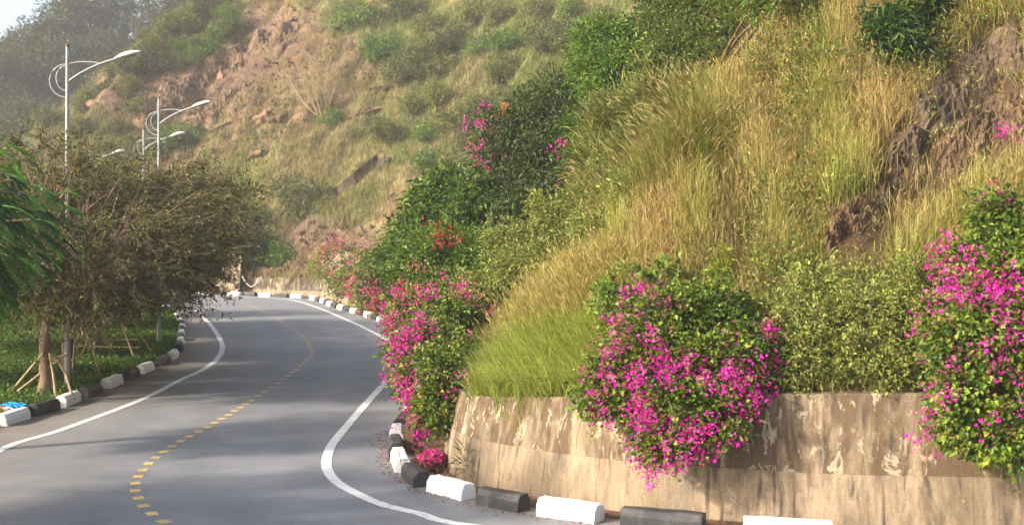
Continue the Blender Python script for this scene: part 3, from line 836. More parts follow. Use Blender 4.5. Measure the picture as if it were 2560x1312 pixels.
# bamboo stake frames round the trunks
def stake_frame(x, y, lab, feet, topz, bars=(), dark=False):
    r = thing('stake_frame', lab, 'tree stakes', (x, y, 0.2), 'stakes supporting the verge trees')
    rng = np.random.default_rng(int(abs(x * 100 + y * 10)))
    for fx, fy, tx, ty in feet:
        p = np.array([(fx, fy, -0.1), ((fx + tx) / 2 + rng.normal() * 0.02, (fy + ty) / 2, topz * 0.5), (tx, ty, topz + rng.normal() * 0.06)])
        V, Q = tubes(p[None], np.array([[0.038, 0.034, 0.030]]), 6)
        link('stake', mk_mesh('stake', V, [Q], M_DARKPOLE if dark else M_BAMBOO, None, True), r)
    for a, b_ in bars:
        p = np.array([a, (np.array(a) + np.array(b_)) / 2 + (0, 0, -0.015), b_])
        V, Q = tubes(p[None], np.array([[0.030, 0.028, 0.028]]), 6)
        link('crossbar', mk_mesh('crossbar', V, [Q], M_BAMBOO, None, True), r)
    return r
stake_frame(-11.85, 30.2, 'short crossed bamboo stakes round the trunk beside the nearest lamp pole', [(-0.95, 0.2, 0.1, -0.12), (-0.75, -0.25, 0.65, 0.05), (0.55, -0.45, 0.25, -0.1), (0.95, -0.35, 0.35, 0.1)], 0.98,
            [((-0.1, -0.12, 0.86), (0.6, 0.02, 0.98))])
stake_frame(-13.1, 35.4, 'leaning bamboo poles crossing the split trunk beyond the nearest lamp', [(-0.9, -0.3, 0.35, 0.1), (0.35, -0.6, 0.3, 0.0), (1.15, -0.5, 0.45, 0.1), (-0.3, 0.7, 0.2, 0.15)], 1.55,
            [((-0.55, -0.3, 0.35), (0.55, -0.35, 0.38))])
stake_frame(-13.7, 39.8, 'wide bamboo stake frame with low crossbar round the thick trunk', [(-0.75, -0.6, -0.05, -0.1), (-0.95, 0.5, 0.05, 0.1), (1.55, -1.05, 0.35, -0.05), (1.75, 0.4, 0.35, 0.1), (-0.4, -0.5, 0.1, 0)], 2.2,
            [((-0.75, -0.62, 0.40), (1.55, -0.75, 0.36)), ((-0.55, 0.2, 1.15), (1.15, 0.2, 1.2)), ((-0.7, 0.3, 0.5), (1.3, 0.1, 0.55))])
stake_frame(-16.3, 44.2, 'bamboo tripod behind the wide frame, fourth along the verge', [(-0.8, -0.6, 0.1, -0.1), (1.0, -0.7, 0.3, 0), (1.7, 0.1, 0.35, 0.1), (0.2, 0.9, 0.2, 0.2)], 2.3,
            [((-0.45, -0.3, 1.2), (1.0, -0.1, 1.25)), ((-0.6, -0.4, 0.7), (1.2, -0.2, 0.7))])
stake_frame(-17.4, 49.0, 'bamboo stakes leaning towards the kerb near the second lamp pole', [(-0.8, -0.5, 0.1, -0.1), (1.1, -0.6, 0.2, 0), (1.9, -0.3, 0.35, 0.1), (0.2, 0.9, 0.2, 0.2)], 2.5,
            [((-0.4, -0.3, 1.3), (1.0, -0.2, 1.35))])
stake_frame(-19.3, 54.0, 'farthest bamboo tripod, sixth along the verge', [(-0.8, -0.5, 0.1, -0.1), (1.2, -0.6, 0.2, 0), (0.3, 0.9, 0.2, 0.2)], 2.4)
stake_frame(-12.85, 30.1, 'pair of dark leaning poles at the left edge of the verge', [(-0.05, -0.2, -0.75, 0.1), (-0.35, -0.3, -0.85, 0.3)], 1.6, dark=True)

# foreground tree with fern-like fronds at the left edge
def frond_tree():
    rng = np.random.default_rng(40)
    base = np.array([-12.7, 22.3, 0.2])
    r = thing('frond_tree', 'bright green tree with fern-like drooping fronds at the left picture edge', 'tree', base)
    path = np.array([(0, 0, -0.1), (0.15, 0.1, 1.2), (0.1, 0.2, 2.4), (0.4, 0.2, 3.4)])
    V, Q = tubes(path[None], np.array([[0.2, 0.15, 0.13, 0.10]]), 9)
    link('trunk', mk_mesh('trunk', V, [Q], M_BARK, None, True), r)
    blobs = [(np.array([1.3, 0, 4.3]), np.array([2.5, 2.2, 1.55])), (np.array([2.4, -0.1, 4.0]), np.array([1.6, 1.7, 1.3])), (np.array([1.8, -0.3, 3.2]), np.array([1.5, 1.5, 0.8]))]
    nf = 800
    P, D = blob_clumps(rng, blobs, nf, 0.45, 0.15)
    hub = np.array([0.6, 0, 3.7])
    k = rng.choice(nf, 60, False)
    V1, Q1 = tubes(bezier(np.repeat(path[-1:], 60, 0), (path[-1] + P[k]) / 2 + (0, 0, 0.4), P[k], 7), np.linspace(0.05, 0.012, 7)[None].repeat(60, 0), 5)
    link('branches', mk_mesh('branches', V1, [Q1], M_TWIG, None, True), r)
    ax = unit(D * np.array([1, 1, 0.35]) + rng.normal(size=(nf, 3)) * 0.35)
    L = rng.uniform(0.42, 0.68, nf)[:, None]
    np_ = 15
    t = np.linspace(0.12, 1.0, np_)
    pos = P[:, None] + ax[:, None] * L[:, None] * t[None, :, None] + np.array([0, 0, -1.0]) * (L[:, None] * 0.55 * t[None, :, None] ** 2)
    tang = unit(ax[:, None] + np.array([0, 0, -1.1]) * t[None, :, None])
    upv = np.broadcast_to(np.array([0, 0, 1.0]), tang.shape)
    side = unit(np.cross(tang, upv))
    acc = Acc()
    cf = pick(rng, [(0.03, 0.10, 0.018), (0.06, 0.18, 0.025), (0.10, 0.26, 0.03), (0.02, 0.06, 0.016)], nf, 0.3)
    for sg in (-1, 1):
        d = unit(side * sg + tang * 0.7 + np.array([0, 0, -0.15])).reshape(-1, 3)
        ln = (0.05 + 0.13 * np.sin(math.pi * (0.15 + 0.75 * t)))[None].repeat(nf, 0).ravel()
        V, T = leaves(pos.reshape(-1, 3), d, unit(upv.reshape(-1, 3) + rng.normal(size=(nf * np_, 3)) * 0.2), ln, 0.042, 0.1)
        acc.add(V, T, np.repeat(np.repeat(cf, np_, 0) * rng.uniform(0.85, 1.15, (nf * np_, 1)), 4, 0))
    link('fronds', acc.mesh('fronds', M_LEAF), r)
frond_tree()

# ------------------------------------------------------------------ bushes on the near slope
def px_blobs(spec):
    out = []
    for px, py, rx, ry, Y, *dep in spec:
        rd = dep[0] if dep else (rx + ry) / 2 * Y / FPX * 0.8
        hy = cast([px, px], [py, py + ry * 0.5])      # never bury a lobe in the hill
        for q in range(2):
            if hy[3][q]: Y = min(Y, hy[1][q] - rd * 0.15)
        out.append((at(px, py, Y), np.array([rx * Y / FPX, rd, ry * Y / FPX])))
    return out

def drop_in_front(P, front):
    """keep foliage outside the hill"""
    return P[:, 2] > hgt(P[:, 0], P[:, 1]) - 0.25

def bush(name, label, cat, spec, root, ncl, per, rc, L, Wd, pal, seed, droop=0.25, flowers=None, stems=26, canes=0, part='foliage', group=None, inner=0.6, lump=0.25, twigs=None, cane_up=0.2):
    rng = np.random.default_rng(seed)
    blobs = px_blobs(spec)
    root = np.asarray(root, float)
    r = thing(name, label, cat, root, group)
    P, D = blob_clumps(rng, blobs, ncl, inner, lump)
    kp = drop_in_front(P, None); P, D = P[kp], D[kp]
    acc = leaf_clumps(rng, P - root, D, per, rc, L, Wd, pal, droop)
    if canes:
        # arching canes that break the outline, leaves in rows along them
        k = rng.choice(len(P), canes)
        dirc = unit(D[k] * np.array([1, 0.6, 0.8]) + rng.normal(size=(canes, 3)) * 0.45 + np.array([-0.1, -0.1, cane_up]))
        ln = rng.uniform(0.25, 0.75, canes)[:, None] * (rc * 7)
        e = P[k] + dirc * ln + np.array([0, 0, -0.35 if cane_up < 0.5 else -0.05]) * ln
        cp = bezier(P[k] - root, P[k] + dirc * ln * 0.55 + np.array([0, 0, 0.1]) * ln - root, e - root, 9)
        Vc, Qc = tubes(cp, np.linspace(0.010, 0.003, 9)[None].repeat(canes, 0), 3)
        tag(link('cane', mk_mesh('cane', Vc, [Qc], M_STEM), r), kind='stuff')
        pp = cp[:, 1:].reshape(-1, 3); pp = np.repeat(pp, 3, 0) + rng.normal(size=(len(pp) * 3, 3)) * 0.03
        dd = unit(rng.normal(size=pp.shape) + np.array([0, 0, -0.1]))
        V, T = leaves(pp, dd, unit(np.array([0, 0, 1.0]) + rng.normal(size=pp.shape) * 0.4), L * rng.uniform(0.6, 1.1, len(pp)), Wd * rng.uniform(0.6, 1.1, len(pp)))
        acc.add(V, T, np.repeat(pick(rng, pal, len(pp), 0.2) * 1.1, 4, 0))
    link(part, acc.mesh(part, M_LEAF), r)
    if stems:
        k = rng.choice(len(P), min(stems, len(P)), False)
        st = np.repeat((root + np.array([0, 0, -0.1]))[None], len(k), 0) + rng.normal(size=(len(k), 3)) * np.array([0.12, 0.05, 0.02])
        md = (st + P[k]) / 2 + np.array([0, 0, 0.25]) + rng.normal(size=(len(k), 3)) * 0.12
        sz = max(np.ptp(P[:, 2]), 0.8)
        V, Q = tubes(bezier(st - root, md - root, P[k] - root, 7), (np.linspace(0.016, 0.004, 7) * sz)[None].repeat(len(k), 0), 5)
        link('stem', mk_mesh('stem', V, [Q], twigs or M_STEM, None, True), r)
    if flowers:
        fa = Acc()
        for fspec, nfl, fpal, fs in flowers:
            # flower sprays: on the outer shell inside these photo-measured lobes
            fb = px_blobs(fspec)
            FP, FD = blob_clumps(rng, fb, max(nfl // 3, 3), 0.88, 0.12)
            kf = np.repeat(np.arange(len(FP)), rng.integers(2, 7, len(FP)))
            FP, FD = FP[kf] + rng.normal(size=(len(kf), 3)) * fs * 1.9, FD[kf]
            kp = drop_in_front(FP, None); FP, FD = FP[kp], FD[kp]
            nb = 9
            k = np.repeat(np.arange(len(FP)), nb); n = len(k)
            off = rng.normal(size=(n, 3)) * fs * 0.85
            pos = FP[k] + FD[k] * fs * 0.6 + off - root
            d = unit(unit(off) + FD[k] * 0.5 + rng.normal(size=(n, 3)) * 0.4)
            V, T = leaves(pos, d, unit(FD[k] + rng.normal(size=(n, 3)) * 0.6), fs * 0.85 * rng.uniform(0.5, 1.4, n), fs * 0.75 * rng.uniform(0.5, 1.4, n), 0.2)
            c = pick(rng, fpal, n, 0.2) * (1 + 0.2 * rng.normal(size=(len(FP), 1))).clip(0.45, 1.3)[k]
            fade = (rng.random(len(FP)) < 0.10)[k]; c[fade] = c[fade] * 0.6 + np.array([0.28, 0.14, 0.14])
            fa.add(V, T, np.repeat(c, 4, 0))
        link('blossom', fa.mesh('blossom', M_BRACT), r)
    return r

G_BOUG = [(0.065, 0.125, 0.016), (0.11, 0.18, 0.020), (0.19, 0.25, 0.028), (0.035, 0.080, 0.014), (0.27, 0.29, 0.04), (0.16, 0.23, 0.025)]
G_BRIGHT = [(0.08, 0.165, 0.022), (0.12, 0.22, 0.028), (0.05, 0.11, 0.018), (0.18, 0.25, 0.035)]
G_DARK = [(0.040, 0.068, 0.022), (0.068, 0.10, 0.030), (0.12, 0.15, 0.05), (0.026, 0.045, 0.017), (0.16, 0.18, 0.08)]
G_WEED = [(0.19, 0.25, 0.045), (0.26, 0.31, 0.06), (0.13, 0.18, 0.035), (0.33, 0.34, 0.09), (0.18, 0.16, 0.06)]
G_OLIVE = [(0.11, 0.13, 0.03), (0.15, 0.175, 0.04), (0.075, 0.095, 0.026), (0.20, 0.20, 0.055)]
MAG = [(0.66, 0.012, 0.38), (0.76, 0.02, 0.47), (0.55, 0.008, 0.28), (0.80, 0.06, 0.52)]
MAGR = [(0.62, 0.015, 0.14), (0.55, 0.01, 0.09), (0.70, 0.04, 0.24)]
PINK = [(0.70, 0.10, 0.30), (0.62, 0.06, 0.26), (0.75, 0.20, 0.38)]
PALE = [(0.72, 0.62, 0.58), (0.70, 0.50, 0.50)]
RED = [(0.55, 0.015, 0.06), (0.62, 0.02, 0.10), (0.45, 0.01, 0.04)]

def root_at(px, py, Y):
    p = at(px, py, Y); return np.array([p[0], Y, max(hgt(p[0], Y), 0.0)])

# big bougainvillea over the middle of the near wall
H_SPEC = [(1690, 830, 150, 130, 18.3, 0.55), (1780, 780, 90, 75, 18.5, 0.5), (1620, 920, 120, 120, 17.9, 0.5), (1760, 950, 140, 120, 17.6, 0.5), (1860, 880, 75, 90, 18.0, 0.5),
          (1690, 1050, 105, 95, 17.2, 0.35), (1790, 1030, 80, 70, 17.2, 0.35), (1530, 985, 75, 50, 17.9, 0.35), (1650, 1110, 50, 45, 17.1, 0.25)]
bush('bougainvillea', 'large magenta bougainvillea spilling over the middle of the near wall', 'bougainvillea', H_SPEC, root_at(1710, 940, 18.7), 1250, 22, 0.08, 0.085, 0.062, G_BOUG, 101,
     flowers=[([(1600, 790, 60, 75, 18.0, 0.45), (1590, 900, 70, 70, 17.6, 0.45), (1760, 985, 150, 90, 17.3, 0.5), (1880, 890, 60, 80, 17.8, 0.45), (1700, 1060, 100, 85, 17.05, 0.35), (1840, 960, 70, 90, 17.5, 0.45),
                (1640, 1150, 28, 30, 16.95, 0.15), (1860, 1150, 26, 14, 17.0, 0.12), (1490, 985, 40, 45, 17.6, 0.3), (1540, 1000, 50, 50, 17.6, 0.3)], 380, MAG, 0.053), ([(1700, 985, 110, 70, 17.0, 0.4), (1680, 1080, 90, 80, 16.85, 0.3), (1790, 1010, 80, 80, 16.95, 0.35), (1640, 1140, 34, 45, 16.85, 0.15)], 170, MAG, 0.053)], canes=60, stems=30)
# bougainvillea at the right edge
J_SPEC = [(2480, 880, 150, 140, 16.6, 0.55), (2560, 760, 130, 160, 16.8, 0.6), (2470, 1010, 150, 110, 16.3, 0.45), (2520, 1085, 140, 70, 16.1, 0.35), (2540, 620, 80, 80, 17.3, 0.5), (2500, 540, 55, 60, 17.6, 0.4),
          (2380, 840, 70, 60, 16.6, 0.4), (2660, 900, 120, 220, 16.6, 0.6), (2410, 650, 50, 45, 17.3, 0.3)]
bush('bougainvillea', 'magenta bougainvillea hanging over the wall at the right picture edge', 'bougainvillea', J_SPEC, root_at(2510, 930, 17.5), 1150, 22, 0.085, 0.095, 0.068, G_BOUG, 102,
     flowers=[([(2400, 640, 50, 50, 17.0, 0.3), (2430, 720, 45, 45, 16.8, 0.35), (2450, 800, 100, 75, 16.4, 0.4), (2370, 840, 65, 55, 16.4, 0.35), (2540, 780, 60, 80, 16.4, 0.4), (2440, 880, 60, 60, 16.2, 0.4)], 190, MAG, 0.058),
              ([(2480, 490, 28, 30, 17.4, 0.2), (2550, 340, 22, 32, 17.9, 0.2), (2540, 540, 40, 20, 17.2, 0.2), (2350, 1030, 40, 90, 16.0, 0.3), (2530, 920, 70, 60, 16.1, 0.4), (2420, 1080, 90, 40, 15.9, 0.3)], 80, MAG, 0.055)], canes=40, stems=30)
# bougainvillea at the wall corner, over the kerb
E_SPEC = [(1130, 960, 85, 95, 22.5, 0.6), (1060, 880, 75, 80, 24.5, 0.8), (1040, 790, 65, 70, 27, 0.9), (1120, 820, 80, 70, 26, 0.9), (1100, 1020, 55, 50, 22.0, 0.45), (1050, 950, 50, 60, 23.2, 0.5), (1170, 900, 50, 50, 23.5, 0.5),
          (1150, 760, 70, 55, 28, 0.8)]
bush('bougainvillea', 'pink and magenta bougainvillea hanging over the kerb at the wall corner', 'bougainvillea', E_SPEC, root_at(1150, 990, 23.3), 1500, 20, 0.11, 0.10, 0.07, G_BOUG, 103,
     flowers=[([(1060, 985, 40, 60, 22.4, 0.4), (1040, 900, 60, 75, 23.9, 0.6), (1120, 890, 80, 30, 23.7, 0.5), (1160, 970, 40, 35, 22.1, 0.3), (1060, 1050, 32, 22, 21.8, 0.2)], 260, MAG, 0.068),
              ([(1030, 790, 60, 65, 26.3, 0.8), (1130, 760, 80, 60, 26.6, 0.8), (1010, 840, 30, 60, 25.5, 0.5)], 130, PINK + MAG, 0.068)], canes=44, stems=24)
# red-flowered climber above it
D_SPEC = [(1060, 670, 75, 75, 31, 1.0), (1130, 640, 90, 70, 32, 1.2), (1000, 640, 45, 55, 33, 0.8), (1200, 650, 70, 60, 31, 1.0), (1010, 720, 40, 50, 31, 0.8), (1090, 730, 70, 50, 29.5, 0.9), (1240, 690, 70, 50, 30, 0.9)]
bush('bougainvillea', 'dark leafy climber with scattered crimson flowers below the green trees', 'bougainvillea', D_SPEC, root_at(1150, 740, 31), 1150, 20, 0.14, 0.13, 0.075, G_BOUG[:3] + G_BRIGHT, 104,
     flowers=[([(1070, 690, 40, 20, 29.6, 0.5), (1110, 740, 70, 35, 28.6, 0.5), (1060, 740, 60, 40, 28.6, 0.5), (1150, 680, 40, 14, 30, 0.4), (1050, 770, 50, 35, 28.2, 0.5)], 66, RED + MAG[:2], 0.075),
              ([(1080, 600, 45, 12, 30.4, 0.4), (1100, 570, 22, 12, 30.8, 0.3), (1200, 595, 20, 28, 30.4, 0.3), (960, 760, 30, 12, 29, 0.3)], 20, RED, 0.07)], canes=36, stems=20)
# mid-green leafy tree (left shoulder of the spur)
bush('leafy_tree', 'mid-green broad-leaved tree on the shoulder of the slope above the crimson flowers', 'tree',
     [(1130, 500, 80, 75, 35, 1.1), (1200, 540, 90, 70, 34, 1.1), (1080, 560, 60, 50, 34.5, 0.9), (1230, 480, 60, 60, 34.5, 1.0), (1030, 600, 45, 50, 34, 0.8), (1150, 600, 90, 40, 33, 1.0)], root_at(1170, 640, 34.5), 1050, 20, 0.16, 0.22, 0.085, G_BRIGHT + G_DARK[:1], 105, droop=0.5, stems=20, canes=0, part='crown')
# dark grey-green tree
bush('dark_tree', 'dark grey-green small-leaved tree rising highest on the slope shoulder', 'tree',
     [(1330, 330, 105, 95, 34, 1.3), (1400, 260, 80, 75, 34.5, 1.2), (1280, 400, 90, 90, 33.5, 1.2), (1380, 430, 85, 90, 33, 1.2), (1290, 510, 75, 65, 33, 1.0), (1240, 320, 45, 45, 34, 0.8), (1460, 220, 45, 45, 35, 0.8), (1350, 520, 70, 60, 32.5, 0.9), (1440, 330, 55, 65, 33, 0.9), (1440, 480, 55, 60, 32, 0.8)], root_at(1360, 610, 33.5), 1650, 21, 0.16, 0.17, 0.055, G_DARK + G_BRIGHT[:1], 106, droop=0.35, stems=40, part='crown',
     flowers=[([(1190, 315, 24, 34, 32.6, 0.3), (1195, 370, 14, 20, 32.6, 0.2), (1215, 395, 12, 14, 32.4, 0.2)], 26, MAG, 0.07), ([(1440, 455, 10, 34, 31.4, 0.2), (1408, 388, 10, 12, 31.6, 0.2), (1480, 218, 7, 8, 33, 0.2)], 16, MAG, 0.075), ([(1257, 273, 12, 7, 33, 0.2)], 3, [(0.70, 0.28, 0.10)], 0.045)])
# bright bushes along the skyline of the near slope
bush('leafy_bush', 'bright green bush growing between the dark tree and the grass on the skyline', 'bush',
     [(1500, 120, 60, 60, 33, 1.0), (1560, 170, 80, 55, 31.5, 1.0), (1600, 100, 80, 55, 33, 1.0), (1490, 190, 50, 50, 32, 0.8), (1450, 340, 45, 45, 32.5, 0.7), (1470, 400, 50, 45, 31.5, 0.7), (1520, 230, 45, 35, 31, 0.7)], root_at(1540, 300, 31.5), 1000, 21, 0.15, 0.15, 0.06, G_BRIGHT, 107, stems=24, canes=26)
bush('leafy_bush', 'wide olive green bush along the top edge above the golden grass', 'bush',
     [(1700, 60, 100, 75, 31.5, 1.2), (1800, 40, 90, 70, 31, 1.2), (1760, 120, 110, 55, 30, 1.0), (1880, 40, 70, 60, 30.5, 1.1), (1660, 150, 70, 40, 30, 0.8), (1960, 0, 70, 45, 30, 1.0), (1720, -30, 120, 60, 32.5, 1.2), (1790, 160, 70, 40, 29, 0.7)], root_at(1780, 230, 30), 1400, 21, 0.15, 0.15, 0.06, G_OLIVE + G_BRIGHT[:2], 108, stems=40, canes=30)
TUSSC = [('tall arching olive grass clump below the bright skyline bush', [(1550, 330, 75, 85, 29.5, 0.7), (1500, 420, 55, 60, 29, 0.6), (1590, 410, 70, 60, 28.5, 0.6)], (1545, 450, 29), 125),
         ('tall arching olive grass clump under the wide olive bush', [(1660, 270, 85, 75, 28.5, 0.7), (1720, 300, 60, 60, 27.5, 0.6), (1640, 350, 70, 60, 28, 0.6)], (1670, 390, 28), 126)]
for lab, sp, (rx, ry, rY), sd_ in TUSSC:
    bush('grass_clump', lab, 'grass clump', sp, root_at(rx, ry, rY), 420, 18, 0.17, 0.38, 0.016, [(0.17, 0.19, 0.045), (0.24, 0.25, 0.06), (0.30, 0.28, 0.09), (0.11, 0.14, 0.03)], sd_, droop=-0.55, stems=14, inner=0.3, part='blades')
# small dark shrubs high on the slope
bush('broadleaf_shrub', 'dark glossy shrub standing alone in the golden grass near the top', 'shrub',
     [(2230, 90, 50, 60, 24.0, 0.4), (2200, 120, 30, 50, 23.9, 0.3), (2270, 120, 30, 50, 24.0, 0.3), (2240, 50, 30, 35, 24.1, 0.3), (2180, 70, 22, 35, 24.1, 0.25), (2285, 70, 22, 30, 24.1, 0.25)], root_at(2235, 185, 24.2), 230, 20, 0.07, 0.24, 0.055, [(0.035, 0.075, 0.016), (0.055, 0.11, 0.02), (0.10, 0.16, 0.03), (0.022, 0.05, 0.014)], 109, droop=0.9, stems=10)
bush('broadleaf_shrub', 'small dark shrub cut by the top edge beside the lone shrub', 'shrub',
     [(2330, 20, 35, 40, 25, 0.35), (2350, -20, 40, 40, 25.2, 0.35), (2310, 50, 18, 35, 24.8, 0.25)], root_at(2340, 80, 25.2), 120, 20, 0.07, 0.22, 0.05, [(0.03, 0.06, 0.016), (0.05, 0.09, 0.02), (0.022, 0.045, 0.014)], 110, droop=0.8, stems=8)
# weedy thickets behind the near wall
WEEDS = [('light green weedy shrub right of the large bougainvillea, on the wall top', [(1990, 800, 85, 90, 18.9, 0.6), (1960, 900, 70, 75, 18.2, 0.5), (2040, 880, 80, 90, 18.3, 0.5), (2020, 720, 70, 50, 19.6, 0.5)], (2000, 960, 18.4), 111),
         ('dense green weedy shrub in the middle of the wall-top thicket', [(2130, 810, 90, 95, 18.6, 0.6), (2110, 900, 80, 75, 18.0, 0.45), (2150, 720, 70, 50, 19.3, 0.5), (2190, 890, 60, 70, 18.0, 0.45)], (2130, 970, 18.1), 112),
         ('green weedy shrub beside the bougainvillea at the right edge', [(2250, 790, 75, 90, 18.3, 0.5), (2280, 880, 60, 80, 17.8, 0.45), (2310, 720, 70, 70, 18.7, 0.5), (2240, 930, 60, 50, 17.6, 0.35)], (2260, 970, 17.9), 113)]
for lab, sp, (rx, ry, rY), sd_ in WEEDS:
    bush('weedy_shrub', lab, 'shrub', sp, root_at(rx, ry, rY), 340, 24, 0.09, 0.082, 0.036, G_WEED + [(0.36, 0.40, 0.09)], sd_, droop=0.1, stems=40, canes=130, inner=0.45, lump=0.4, cane_up=0.9)
WEED2 = [('pale green weedy shrub on the slope below the dark tree', [(1400, 560, 90, 65, 27.5, 0.8), (1320, 610, 80, 55, 28, 0.8), (1480, 510, 60, 60, 27.5, 0.7)], (1400, 640, 28), 114),
         ('straggling green shrub above the straw-coloured grass by the corner', [(1300, 680, 75, 45, 27, 0.7), (1380, 650, 70, 45, 26.5, 0.7), (1230, 720, 60, 35, 27.5, 0.7)], (1310, 730, 27), 115),
         ('low olive shrub between the tussock grass and the dark tree', [(1530, 440, 55, 50, 27.5, 0.6), (1580, 480, 60, 45, 26.5, 0.6), (1500, 580, 60, 45, 26, 0.6)], (1545, 540, 27), 116)]
for lab, sp, (rx, ry, rY), sd_ in WEED2:
    bush('weedy_shrub', lab, 'shrub', sp, root_at(rx, ry, rY), 420, 20, 0.11, 0.11, 0.045, G_WEED, sd_, droop=0.15, stems=22, canes=80, inner=0.5, lump=0.35, cane_up=0.7)
bush('weedy_shrub', 'bright lime sapling poking up behind the large bougainvillea', 'shrub', [(1800, 650, 16, 40, 19.6, 0.12), (1790, 690, 26, 22, 19.5, 0.15)], root_at(1800, 720, 19.8), 24, 9, 0.05, 0.12, 0.05, [(0.26, 0.32, 0.03), (0.20, 0.28, 0.03)], 117, stems=5)
bush('weedy_shrub', 'leafy vine shoots left of the large bougainvillea', 'shrub', [(1560, 690, 60, 22, 19.6, 0.2), (1510, 730, 35, 18, 19.6, 0.2), (1640, 670, 50, 20, 19.6, 0.2)], root_at(1590, 730, 19.8), 34, 9, 0.05, 0.12, 0.07, [(0.13, 0.21, 0.03), (0.18, 0.25, 0.04)], 118, stems=12, canes=20)

# far bougainvilleas beside the bend
bush('bougainvillea', 'hazy pink and white bougainvillea beside the far kerb', 'bougainvillea', [(900, 690, 55, 45, 66, 1.0), (930, 730, 40, 45, 63, 0.9), (870, 680, 40, 35, 69, 0.9), (850, 710, 22, 25, 70, 0.7), (945, 670, 35, 40, 63, 0.9)], root_at(905, 735, 67), 620, 14, 0.2, 0.2, 0.13, G_WEED + G_BRIGHT, 119,
     flowers=[([(900, 690, 50, 40, 65.4, 1.0), (925, 735, 36, 42, 62.4, 0.8), (865, 680, 26, 20, 68.5, 0.8)], 130, PINK, 0.15), ([(880, 660, 45, 14, 67.5, 0.8), (850, 690, 16, 20, 69.4, 0.5), (920, 650, 40, 10, 64.5, 0.7)], 40, PALE, 0.13)], canes=24, stems=20)
bush('bougainvillea', 'small pink bougainvillea on the bare slope behind the far wall', 'bougainvillea', [(845, 640, 38, 28, 76, 0.8), (815, 655, 28, 25, 77, 0.7)], root_at(840, 670, 77), 240, 12, 0.2, 0.2, 0.12, G_WEED, 120, flowers=[([(805, 650, 20, 26, 76, 0.6), (840, 625, 36, 12, 75.4, 0.6)], 50, PINK, 0.14)], canes=14, stems=12)

# small plant on the wall face and petals heap by the corner
bush('wall_weed', 'thin grass tuft growing out of the wall corner', 'weed', [(1168, 1150, 18, 34, 20.3, 0.1)], (at(1165, 1180, 20.55)[0], 20.55, 0.15), 9, 5, 0.04, 0.32, 0.012, [(0.20, 0.22, 0.10), (0.16, 0.18, 0.07)], 121, droop=-0.4, stems=4)

# ------------------------------------------------------------------ rocks
def rock_mesh(seed, mat, el=(1, 1, 1), rough=0.28):
    import bmesh
    bm = bmesh.new(); bmesh.ops.create_icosphere(bm, subdivisions=4, radius=1.0)
    V = np.array([v.co for v in bm.verts])
    k = np.random.default_rng(seed).uniform(-20, 20, 3)
    q = V + k
    # facet by a few random cutting planes
    for d in rand_dir(np.random.default_rng(seed + 1), 14):
        h = V @ d; lim = 0.72 + 0.15 * math.sin(seed + d[0] * 9)
        V = V - np.maximum(h - lim, 0)[:, None] * d
    V = V * (1 + rough * 0.5 * snoise(q, 0.55)[:, None] + rough * 0.25 * snoise(q, 0.2, 9)[:, None])
    for v, c in zip(bm.verts, V * np.array(el)): v.co = c
    me = bpy.data.meshes.new('rock'); bm.to_mesh(me); bm.free(); me.materials.append(mat)
    return me
def rock(name, label, px, py, rx, ry, mat, seed, tilt=0.0, depth=None, sink=0.25):
    X, Y, Z, ok = cast([px], [py]); Y = Y[0]; s = Y / FPX
    p = np.array([X[0], Y, Z[0]])
    rd = depth or (rx + ry) / 2 * s
    o = link(name, rock_mesh(seed, mat, (rx * s, rd, ry * s)), None, tuple(p + np.array([0, rd * sink, -ry * s * 0.1])), (0.0, tilt, 0))
    return tag(o, label, 'rock')
T40 = -0.75
rock('boulder', 'rounded orange boulder in the dark rock band high on the far hillside', 545, 198, 27, 29, M_ROCKO, 1)
rock('boulder', 'orange and grey boulder left of the bare tree on the far hillside', 662, 297, 37.8, 29, M_ROCKO, 2, -0.3)
rock('boulder', 'brown boulder beside the orange one, nearer the bare tree', 712, 300, 45.9, 26.1, M_ROCK, 3)
rock('boulder', 'small square boulder behind the head of the nearest street lamp', 258, 207, 21.6, 18.85, M_ROCKO, 4)
rock('boulder', 'flat ochre boulder on the far hillside below the nearest lamp head', 235, 258, 27, 14.5, M_ROCKO, 5)
rock('boulder', 'dark brown boulder at the top of the stone drain', 962, 415, 26, 22, M_ROCKD, 6, T40)
rock('rock_outcrop', 'grey rock ledge right of the bare tree', 960, 222, 45, 9, M_ROCKD, 11, -0.1)
rock('rock_outcrop', 'pale rock patch below the bare tree in the dry grass', 905, 280, 45, 12, M_ROCK, 12, -0.3)
rock('rock_outcrop', 'reddish rock on the far slope above the second lamp', 545, 320, 40, 14, M_ROCK, 13, -0.5)
rock('rock_outcrop', 'brown rock low on the far hillside beside the lamps', 640, 390, 40, 14, M_ROCK, 14, -0.3)
rock('rock_outcrop', 'small rocks in the dry grass left of the leafy tree', 985, 495, 20, 14, M_ROCKD, 17)
